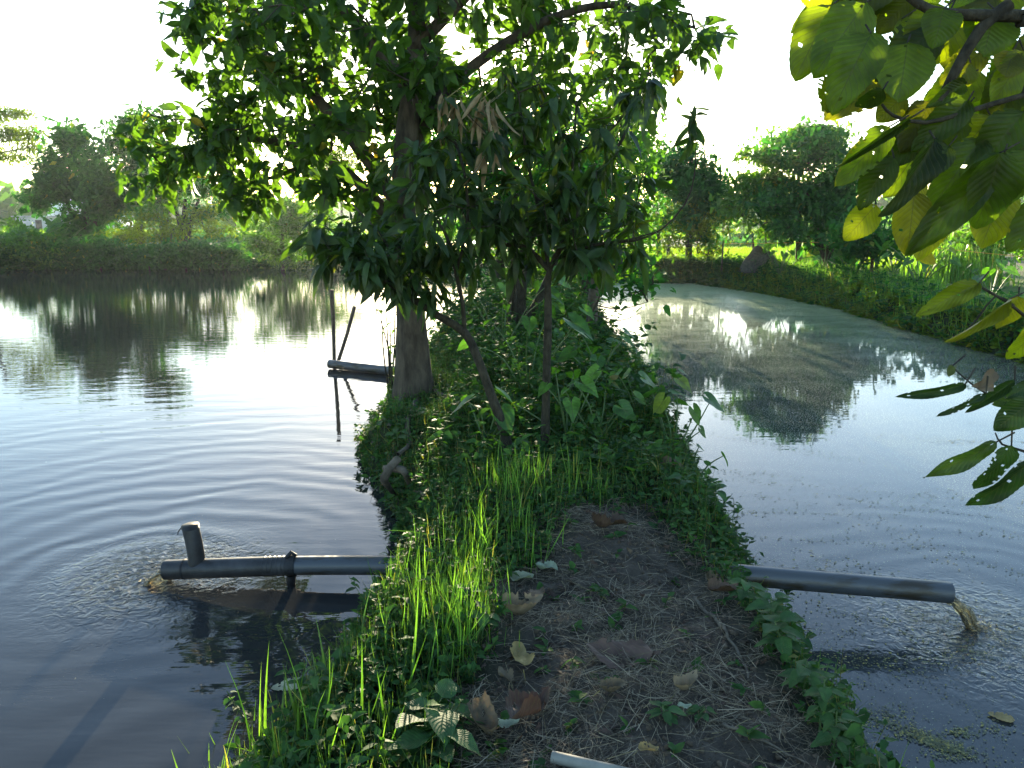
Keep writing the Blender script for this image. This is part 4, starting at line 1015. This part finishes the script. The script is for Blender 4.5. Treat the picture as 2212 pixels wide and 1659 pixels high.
# lower right sapling with long eaten leaves
rs = empty('broad_leaf_sapling', (2.6, 2.3, .3), 'sapling with long insect-eaten leaves entering from the right edge below the round leaves', 'tree')
tb = MB(); lb = MB(); YL = 2.3
limb([V(2.6, 2.3, .2), V(2.4, 2.3, .9), (2330, 930), (2212, 880), (2130, 850), (2085, 818), (2060, 795)], .015, .002)
limb([(2330, 1040), (2270, 1010), (2212, 975), (2165, 960), (2150, 935)], .008, .002)
for e in [(2058, 790, 2050, 812, 10, 0, 0, .2), (2085, 830, 1953, 866, 13, 0, 1), (2130, 850, 2032, 905, 9, -.1, 2), (2192, 822, 2088, 892, 13, 0, 3), (2230, 865, 2150, 932, 34, 0, 0), (2152, 955, 2000, 1040, 22, 0, 0, .05), (2185, 962, 2126, 1068, 36, 0, 2),
          (2225, 995, 2104, 1118, 26, -.05, 1), (2212, 860, 2150, 870, 20, .1, 0), (2240, 820, 2180, 860, 18, .1, 0)]: bigleaf(*e[:6], tpl=e[6], yel=e[7] if len(e) > 7 else 0.0)
tb.build('stem', m_barkd, rs); lb.build('foliage', m_long, rs)
lb = MB(); bigleaf(2146, 838, 2105, 832, 14, 0, 3); bigleaf(2148, 800, 2120, 838, 14, 0, 3); o = lb.build('dry_leaf', m_dry, rs); tag(o, 'curled dry tan leaf on the stem')

# ------------------------------------------------------------------ pipes
def pipe_mesh(pts, r, wall=.006, sides=28):
    b = MB(); P = polyline(pts, .12); b.tube(P, r, sides); b.tube(P[::-1], r - wall, sides)
    n_ = len(P)
    for e, i, j in ((P[0], 0, 1), (P[-1], -1, -2)):
        T = P[i] - P[j]; T /= np.linalg.norm(T)
        U = np.cross(T, V(0, 0, 1)); U /= np.linalg.norm(U); Wv = np.cross(T, U)
        a = np.linspace(0, 2 * np.pi, sides, endpoint=False)
        ring = np.outer(np.cos(a), U) + np.outer(np.sin(a), Wv)
        v = np.concatenate([e + ring * r, e + ring * (r - wall)])
        b.add(v, [(k, (k + 1) % sides, (k + 1) % sides + sides, k + sides) for k in range(sides)])
    return b
ra = .056
def splash(mb, P, r):
    for k in range(7):
        a = rng.random() * 6.28; off = V(math.cos(a) * r * .8, math.cos(a + 1) * r * .8, math.sin(a) * r * .5)
        Q = P + off * np.linspace(.8, 1.7, len(P))[:, None] + rng.normal(0, .0025, P.shape); mb.tube(Q, np.linspace(.006, .009, len(Q)) * (1 + .4 * np.sin(np.arange(len(Q)) * 1.7 + k)), 6, .3)
    e = P[-1]
    for k in range(60):
        a = rng.random() * 6.28; d_ = abs(rng.normal(0, .07)) + .01; c = V(e[0] + math.cos(a) * d_, e[1] + math.sin(a) * d_, abs(rng.normal(0, .02)) * math.exp(-d_ * 6) + .002)
        q_ = .0025 + .004 * rng.random(); mb.tube([c - V(0, 0, q_), c - V(0, 0, q_ * .4), c + V(0, 0, q_ * .4), c + V(0, 0, q_)], [q_ * .3, q_, q_, q_ * .3], 6)
pR = gnd(1530, 1236, .27); eR = gnd(2052, 1280, .20)
pr_in = pR + (pR - eR) / np.linalg.norm(pR - eR) * .12
root = empty('grey_pipe', pR, 'straight grey plastic pipe pouring water into the algae pond on the right', 'pipe')
pipe_mesh([pr_in, pR, eR], ra).build('pipe_body', m_pipe, root)
# water falling out of it
jet = MB()
dR = (eR - pR) / np.linalg.norm(eR - pR)
v0 = dR * .95
ts = np.linspace(0, .235, 16); P = np.array([eR + V(0, 0, -.028) - dR * .03 + v0 * t_ + V(0, 0, -4.9 * t_ * t_) for t_ in ts]); P[:, 2] = np.maximum(P[:, 2], -.02)
jet.tube(P, np.linspace(.026, .03, 16), 14, .5); splash(jet, P, .024)
m, t, n, l, out = M('falling_water'); pr = nd(n, 'ShaderNodeBsdfPrincipled', Roughness=.08, IOR=1.33); pr.inputs['Base Color'].default_value = (.8, .7, .5, 1); pr.inputs['Transmission Weight'].default_value = .92
tc = n.new('ShaderNodeNewGeometry'); noi = nd(n, 'ShaderNodeTexNoise', Scale=45.0, Detail=3.0); l.new(tc.outputs['Position'], noi.inputs['Vector']); bp = nd(n, 'ShaderNodeBump', Strength=.8, Distance=.01); l.new(noi.outputs[0], bp.inputs['Height']); l.new(bp.outputs[0], pr.inputs['Normal']); l.new(pr.outputs[0], out.inputs[0])
m_jet = m
tag(jet.build('water_stream', m_jet, origin=eR), 'brownish stream of water falling from the end of the right pipe', 'water stream')
# left pipe
q0 = gnd(900, 1222, .13); q1 = gnd(620, 1222, .115); q2 = gnd(600, 1222, .115); q3 = gnd(357, 1231, .075)
root = empty('jointed_pipe', q1, 'jointed grey pipe with upright stub pouring into the left pond', 'pipe')
pipe_mesh([q0, gnd(760, 1221, .122), q1], ra).build('pipe_body', m_pipe, root)
o = pipe_mesh([q1 + (q1 - q3) * .02, (q1 + q3) / 2, q3], ra + .002).build('pipe_end_section', m_piped, root); tag(o, 'darker stained end section')
def band(c, axis, r, w, mat, name, par, rough_=0.0, sides=24):
    b = MB(); ax = axis / np.linalg.norm(axis); P = np.array([c - ax * w / 2, c - ax * w * .2, c + ax * w * .2, c + ax * w / 2]); b.tube(P, [r * .97, r, r, r * .97], sides, rough_); b.tube(P[::-1], r * .9, sides)
    return b.build(name, mat, par)
ax = q3 - q1
for k in range(5): band(q1 + ax / np.linalg.norm(ax) * (.02 + .028 * k), ax, ra + .0045, .008, m_piped, 'wrap_band', root)
cl = band(q1 - ax / np.linalg.norm(ax) * .03, ax, ra + .010, .055, m_rubber, 'rubber_clamp', root, .12)
kb = MB(); cc = q1 - ax / np.linalg.norm(ax) * .03; kb.tube([cc + V(-.03, -.02, ra), cc + V(0, 0, ra + .028), cc + V(.03, .0, ra + .01)], [.01, .014, .008], 6, .2); kb.tube([cc + V(.0, -.03, -ra + .01), cc + V(-.005, -.03, -ra - .05), cc + V(0, -.02, -ra - .08)], [.03, .028, .02], 8, .2)
kb.build('clamp_knot', m_rubber, root)
q3d = ax / np.linalg.norm(ax)
band(q3 - q3d * .12, ax, ra + .0055, .014, m_rubber, 'seal_ring', root)
sb_ = q3 - q3d * .17; Ys = sb_[1]
up_b = at(425, 1205, Ys); up_t = at(411, 1137, Ys + .02)
stub = pipe_mesh([sb_, up_b, up_t], .048, .005); o = stub.build('upright_stub', m_piped, root)
cb = MB(); cb.tube([up_t - (up_t - up_b) * .06, up_t + V(0, 0, .012)], [.052, .05], 18, .04, cap=True); cb.tube([up_t + V(-.05, -.01, -.005), up_t + V(-.07, -.01, -.03), up_t + V(-.075, -.01, -.05)], [.004, .003, .002], 5); o2 = cb.build('stub_cover', m_rubber, root)
jet = MB(); P = np.array([q3 - q3d * .03 + q3d * .85 * t_ + V(0, 0, -.02 - 4.9 * t_ * t_) for t_ in np.linspace(0, .13, 10)]); P[:, 2] = np.maximum(P[:, 2], -.03)
jet.tube(P, np.linspace(.034, .045, 10), 14, .4); splash(jet, P, .04)
tag(jet.build('water_stream', m_jet, origin=q3), 'short bulge of murky water leaving the left pipe mouth', 'water stream')
# far bent pipe behind the tree
f0 = gnd(712, 786, .07); f1 = gnd(790, 795, .06); f2 = gnd(860, 800, .08); f3 = gnd(966, 790, .24)
root = empty('bent_pipe', f1, 'bent grey pipe passing behind the big trunk over the left pond', 'pipe')
pipe_mesh([f0, f1, f2, f3], .062).build('pipe_body', m_pipe, root); band(gnd(948, 791, .22), f3 - f2, .069, .05, m_pipe, 'collar', root)
# stakes
for lab, a, b in (('upright wooden stake in the water beside the bent pipe', (722, 786), (716, 626)), ('slanted wooden stake leaning right beside the bent pipe', (731, 779), (766, 662))):
    A_ = gnd(a[0], a[1], 0.03); B_ = at(b[0], b[1], A_[1] + (.15 if b[0] > 740 else 0)); b_ = MB(); b_.tube(polyline([A_ - (B_ - A_) * .3, A_, (A_ + B_) / 2 + V(.01, 0, 0), B_], .15), .028, 10, .1, cap=True)
    tag(b_.build('wooden_stake', m_pole, origin=A_), lab, 'stake', 'stakes by the bent pipe')
# pale pipe at the bottom of the picture
e0 = on(1192, 1652, .44) + V(0, 0, .03); b_ = pipe_mesh([e0, e0 + V(.35, -.12, 0), e0 + V(.8, -.28, 0)], .02, .004, 16)
tag(b_.build('pale_pipe', m_bamboo, origin=e0), 'end of a pale narrow pipe lying on the soil at the bottom edge', 'pipe')

# ------------------------------------------------------------------ roots of the big tree
rts = [[(880, 850), (850, 900), (815, 950), (790, 985)], [(900, 870), (880, 920), (885, 965), (860, 990)], [(835, 1020), (870, 1025), (890, 1060), (920, 1080)], [(880, 860), (850, 880), (840, 930)], [(940, 850), (970, 870), (1000, 880)], [(860, 1000), (830, 1040), (855, 1080)]]
bt = [o for o in bpy.data.objects if o.name == 'broad_leaved_tree'][0]
rb = MB()
for k, R3 in enumerate(rts):
    P = [on(a, b, .3) + V(0, 0, .03) for a, b in R3]; P = polyline(P, .06); rb.tube(P, np.linspace(.03, .014, len(P)), 8, .2)
rb.build('root', m_root, bt)
# suckers by the trunk
sb2 = MB(); lb = MB()
for k in range(7):
    p = on(850 + rng.normal(0, 8), 852, .3); t_ = at(815 + k * 9, 640 + rng.random() * 40, p[1]); P = polyline([p, (p + t_) / 2 + rng.normal(0, .03, 3), t_], .15); sb2.tube(P, np.linspace(.012, .004, len(P)), 6)
    for q in range(6): j = P[rng.integers(len(P) // 2, len(P))]; lb.inst(T_OVATE[1], j[None], rand_dirs(1), V(0, 0, 1)[None] + .1, np.array([.07]), colrand(1))
root = empty('sucker_shoots', on(850, 852, .3), 'cluster of thin straight shoots on the left side of the big trunk', 'shrub'); sb2.build('foliage_stems', m_barkd, root); lb.build('foliage', m_fig, root)

# ------------------------------------------------------------------ litter on the bare path
st = MB()
x, y = scatter(42000, -.9, 1.6, 1.5, 4.9, lambda x, y, d: inpath(x, y, .12) & (d > .06))
kk = rng.random(len(x)) < .25 + .75 * (np.sin(x * 5 + 2 * np.sin(y * 3)) * np.sin(y * 6 + x * 2) > -.1); x = x[kk][:12500]; y = y[kk][:12500]
N = len(x); a = rng.random(N) * 6.28; L = .04 + .12 * rng.random(N) ** 1.5
straw_tpl = leaf_tpl(4, lambda u: .012 + 0 * u, .0, .0, 1); sv_ = straw_tpl[0].copy(); sv_[:, 1] += .12 * np.sin(sv_[:, 0] * 3.1); straw2 = (sv_, straw_tpl[1], straw_tpl[2])
P = np.stack([x, y, H(x, y) + .006 + .012 * rng.random(N)], 1); d = np.stack([np.cos(a), np.sin(a), rng.normal(0, .12, N)], 1); Z = rng.normal(0, .5, (N, 3)) + V(0, 0, 1)
h_ = N // 2
W_ = np.stack([L, np.minimum(L, .09) * (.55 + .8 * rng.random(N) ** 2), L], 1)
st.inst(straw_tpl, P[:h_], d[:h_], Z[:h_], W_[:h_], colrand(h_, .1)); st.inst(straw2, P[h_:], d[h_:], Z[h_:], W_[h_:], colrand(N - h_, .1))
tag(st.build('straw_litter', m_straw), 'dry straw and rootlets strewn over the bare path', 'straw', kind='stuff')
ll = MB(); x, y = scatter(3000, -.7, 1.5, 1.5, 4.8, lambda x, y, d: inpath(x, y, .12) & (d > .05)); x = x[:420]; y = y[:420]; N = len(x)
a = rng.random(N) * 6.28; ll.inst(T_OVATEB[3], np.stack([x, y, H(x, y) + .01], 1), np.stack([np.cos(a), np.sin(a), rng.normal(.1, .3, N)], 1), rng.normal(0, .5, (N, 3)) + V(0, 0, 1), .02 + .035 * rng.random(N), colrand(N, .1))
tag(ll.build('leaf_crumbs', m_dryred), 'crumbled brown leaf fragments on the soil', 'leaf litter', kind='stuff')
cl_ = MB(); x, y = scatter(9000, -.7, 1.5, 1.5, 4.8, lambda x, y, d: inpath(x, y, .15) & (d > .05)); N = len(x)
cv = np.array([(sx_, sy_, sz_) for sz_ in (-.5, .5) for sy_ in (-.5, .5) for sx_ in (-.5, .5)], float) * np.array([1, .8, .6]); cv[4:, :2] *= .7
cl_.inst((cv, np.array([(0, 2, 3, 1), (4, 5, 7, 6), (0, 1, 5, 4), (2, 6, 7, 3), (0, 4, 6, 2), (1, 3, 7, 5)]), np.zeros((8, 2))), np.stack([x, y, H(x, y)], 1), rand_dirs(N), rand_dirs(N), .006 + .02 * rng.random(N) ** 3, colrand(N))
tag(cl_.build('soil_crumbs', m_dirt, smooth=False), 'small crumbs of dark soil on the path', 'soil', kind='stuff')
def dry_tpl(seed, curl):
    v, f, uv = leaf_tpl(14, oval, .1, .0, 8, .06, .05, .12, seed=seed); v = v.copy(); r = np.random.default_rng(seed); y_ = v[:, 1].copy()
    v[:, 2] = curl * (y_ ** 2) * 2.6 + .06 * np.sin(v[:, 0] * 7 + seed) + .05 * np.sin(y_ * 16 + seed * 2 + v[:, 0] * 5) + .9 * curl * (v[:, 0] - .5) ** 2; v[:, 1] *= 1 - .35 * curl * np.abs(y_) * 2
    return v, f, uv
DL = [('tan and yellow dead leaf with upturned rim on the path', 1122, 1435, 74, m_dry, .5, .6, 100), ('large dark reddish dead leaf lying right of the tan one', 1335, 1432, 118, m_dryred, .3, .0, 170), ('rolled grey-brown dead leaf left on the path', 1128, 1332, 80, m_dry, 1.3, .0, 20),
      ('pale grey-green leaf near the tall grass', 1182, 1240, 48, m_drygreen := leafmat('faded_leaf', (.2, .24, .16), (.3, .34, .24), (.4, .36, .2), (1, 1.1, .7), .2, .7, .3, vein=.2), .5, .0, -40), ('olive faded leaf left of the pale one', 1128, 1263, 46, m_drygreen, .6, .3, 15),
      ('reddish and yellow leaf above the rolled leaf', 1160, 1298, 50, m_dryred, .4, .5, 60), ('big curled dark brown leaf near the bottom', 1150, 1560, 105, m_dryred, 1.1, .0, 50), ('crumpled brown leaf in the bottom left of the path', 1050, 1590, 90, m_dry, 1.2, .0, -60),
      ('small pale green leaf next to the big curled leaf', 1098, 1580, 42, m_drygreen, .2, .0, 10), ('crumpled brown leaf beside the upper grass', 1315, 1150, 75, m_dryred, 1.0, .1, -30), ('large brown leaf on the right shoulder of the bank', 1440, 1022, 62, m_dry, .8, .0, -20),
      ('rusty brown leaf beside the right pipe', 1560, 1290, 60, m_dryred, 1.0, .3, 10), ('bent brown leaf at the root of the right pipe', 1535, 1270, 46, m_dry, 1.2, .1, 80), ('small whitish leaf scrap by the creeping herb', 1478, 1545, 26, m_drygreen, .4, .0, 0),
      ('grey crumpled leaf right of the path centre', 1480, 1500, 60, m_dry, 1.1, .0, 40), ('grey torn leaf below the large reddish leaf', 1325, 1505, 50, m_dry, 1.0, .0, 10), ('olive strap leaf among the roots', 905, 905, 60, m_drygreen, .4, .8, 20), ('small yellow-brown leaf near the bottom right of the path', 1400, 1640, 36, m_dry, .8, .5, 0),
      ('grey leaf scrap left of the tan leaf', 1090, 1480, 44, m_dry, 1.0, .0, 120)]
for k, (lab, x, y, sz, mt, curl, yel, ang) in enumerate(DL):
    p = on(x, y, .42); L = px2m(sz * 1.12, np.hypot(p[1], CAM_Z - p[2])); b = MB(); a = R_(ang); nz = V(0, 0, 1) + rng.normal(0, .12, 3)
    dd = V(math.cos(a), math.sin(a), .05); b.inst(dry_tpl(k, curl), (p + V(0, 0, .034) - dd * L / 2)[None], dd[None], nz[None], np.array([[L, L * .9, L]]), np.array([[rng.random(), yel, .5]]))
    b.edges([p + V(0, 0, .034) - dd * L / 2], [p + V(0, 0, .015) - dd * L * .75], [.002], [.0015], 4)
    o = b.build('dead_leaf', mt, origin=p); tag(o, lab, 'leaf', 'fallen leaves on the bank')
for lab, x, y, sz, mt, ang in (('pale yellow-green leaf floating near the left grass', 622, 1482, 62, m_drygreen, 200), ('yellow leaf floating in the lower right of the algae pond', 2162, 1550, 44, m_dry, 150)):
    p = gnd(x, y, .004); L = px2m(sz, p[1] + .8); b = MB(); a = R_(ang); dd = V(math.cos(a), math.sin(a), 0); b.inst(dry_tpl(31, .05), (p - dd * L / 2)[None], dd[None], V(0, 0, 1)[None], np.array([[L, L * .95, L * .15]]), np.array([[.9, .6 if mt is m_dry else .35, .5]]))
    o = b.build('floating_leaf', mt, origin=p); o.location.z += .006; tag(o, lab, 'leaf')
SK = [('thick grey stick running down the right side of the path', [(1500, 1300), (1545, 1340), (1575, 1390), (1600, 1430), (1618, 1475)], .013), ('forked twig on the upper path', [(1290, 1262), (1350, 1290), (1400, 1292), (1440, 1262), (1480, 1235)], .006), ('curved twig right of centre', [(1400, 1292), (1425, 1320), (1432, 1350), (1400, 1375)], .005),
      ('stick lying across the lower path', [(1430, 1548), (1500, 1550), (1560, 1562), (1640, 1530)], .008), ('long stick in the lower right of the path', [(1560, 1570), (1620, 1610), (1680, 1620), (1760, 1665)], .008), ('short twig near the rolled leaf', [(1150, 1290), (1190, 1330), (1210, 1350)], .005),
      ('thin crooked twig in the middle of the path', [(1180, 1400), (1200, 1360), (1260, 1350), (1320, 1345)], .004), ('bent twig above the large reddish leaf', [(1390, 1345), (1385, 1390), (1400, 1430)], .004)]
for lab, pts, r in SK:
    P = np.array([on(a, b) + V(0, 0, .014) for a, b in pts]); r *= .75; P = polyline(P, .03); P[:, 2] = H(P[:, 0], P[:, 1]) + r + .004; P += rng.normal(0, .0025, P.shape)
    b = MB(); b.tube(P, np.linspace(r, r * .45, len(P)), 7, .15); tag(b.build('fallen_stick', m_stick, origin=P[0]), lab, 'stick', 'sticks on the path')

# ------------------------------------------------------------------ far man-made things
c = at(135, 470, 92)
root = empty('blue_building', (c[0], 92, 0), 'pale blue building half hidden behind the big dark left tree', 'building')
def box(name, mat, par, x0, x1, y0, y1, z0, z1):
    b = MB(); v = [(x, y, z) for z in (z0, z1) for y in (y0, y1) for x in (x0, x1)]
    b.add(v, [(0, 2, 3, 1), (4, 5, 7, 6), (0, 1, 5, 4), (2, 6, 7, 3), (0, 4, 6, 2), (1, 3, 7, 5)]); return b.build(name, mat, par, smooth=False)
X0, X1 = at(103, 470, 92)[0], at(215, 470, 92)[0]
box('wall', m_wallb, root, X0, X1, 92, 100, 0, 6.6); box('roof', m_roof, root, X0 - .3, X1 + .3, 91.6, 100.4, 6.62, 6.9)
for k in range(3):
    wn = box('window', m_roof, root, X0 + 1 + k * 2.1, X0 + 2.2 + k * 2.1, 91.95, 91.99, 3.6, 4.9)
for k in range(4): box('ledge', m_wallg, root, X0 - .05, X1 + .05, 91.85, 91.97, 1.4 + k * 1.3, 1.5 + k * 1.3)
c = at(60, 465, 88); X0, X1 = at(32, 465, 88)[0], at(100, 465, 88)[0]
root = empty('low_shed', (c[0], 88, 0), 'low grey concrete shed at the far left beyond the field', 'building')
box('wall', m_wallg, root, X0, X1, 88, 91, 0, 1.9); box('roof', m_roof, root, X0 - .3, X1 + .3, 87.7, 91.3, 1.92, 2.05); box('door', m_rubber, root, X1 - 1.3, X1 - .6, 87.95, 87.99, 0, 1.6)
# net heap on the right shore
p = on(1712, 600, .55) + V(0, 1.8, 0); p[2] = zg(p[0], p[1]); b = MB(); nn = 26; u = np.linspace(-1, 1, nn); uu, vv = np.meshgrid(u, u); r_ = np.hypot(uu, vv)
hh = np.clip(1 - np.abs(uu + .1) * 1.0 - .5 * np.abs(vv), 0, 1) ** .8 * .85 + .3 * np.clip(1 - np.hypot(uu + .55, vv) / .4, 0, 1) ** .5; hh += .05 * np.sin(uu * 12 + vv * 5) * (hh > .02)
vv3 = np.stack([p[0] + uu * .75, p[1] + .5 + vv * .5, p[2] - .05 + hh * .85], -1).reshape(-1, 3); i2 = np.arange(nn * nn).reshape(nn, nn); b.add(vv3, np.stack([i2[:-1, :-1], i2[:-1, 1:], i2[1:, 1:], i2[1:, :-1]], -1).reshape(-1, 4))
tag(b.build('net_heap', m_net, origin=p), 'grey netting draped in a peaked heap on the right shore', 'net')
# twine fence
posts = [(1560, 560, 24), (1870, 590, 20.5), (2300, 640, 18)]
PT = []
for k, (x, y, Y) in enumerate(posts):
    a = at(x, y, Y); a[2] = zg(a[0], a[1]); b = MB(); b.tube([a - V(0, 0, .2), a + V(0, 0, 1.1)], .025, 8, .1, cap=True); PT.append(a + V(0, 0, .95 if k else 1.0))
    tag(b.build('fence_post', m_pole, origin=a), ['thin fence post beside the yellow-green bush holding the twine', 'thin fence post near the small dark tree holding the twine', 'thin fence post outside the right edge'][k], 'post', 'thin posts carrying the twine')
b = MB(); P = polyline(PT, .5); b.tube(P, .006, 5); tag(b.build('twine', m_twine, origin=P[0]), 'thin orange twine stretched between posts over the right shore', 'twine')
# dug soil heap on far bank
p = on(1590, 590, .5)

# ------------------------------------------------------------------ air
hz = bpy.data.meshes.new('haze')
x0, x1, y0, y1, z0, z1 = -1000, 1000, -8, 2600, -1.8, 14
vv = [(x, y, z) for z in (z0, z1) for y in (y0, y1) for x in (x0, x1)]
hz.from_pydata(vv, [], [(0, 2, 3, 1), (4, 5, 7, 6), (0, 1, 5, 4), (2, 6, 7, 3), (0, 4, 6, 2), (1, 3, 7, 5)])
m, t, n, l, out = M('haze_air'); vp = n.new('ShaderNodeVolumePrincipled'); vp.inputs['Color'].default_value = (.85, .93, 1, 1); vp.inputs['Density'].default_value = .0003; vp.inputs['Anisotropy'].default_value = .6
l.new(vp.outputs[0], out.inputs['Volume']); hz.materials.append(m)
ho = bpy.data.objects.new('haze', hz); scene.collection.objects.link(ho); tag(ho, 'pale morning haze over the fields', 'haze', kind='stuff')
print('faces', sum(len(o.data.polygons) for o in bpy.data.objects if o.type == 'MESH'))
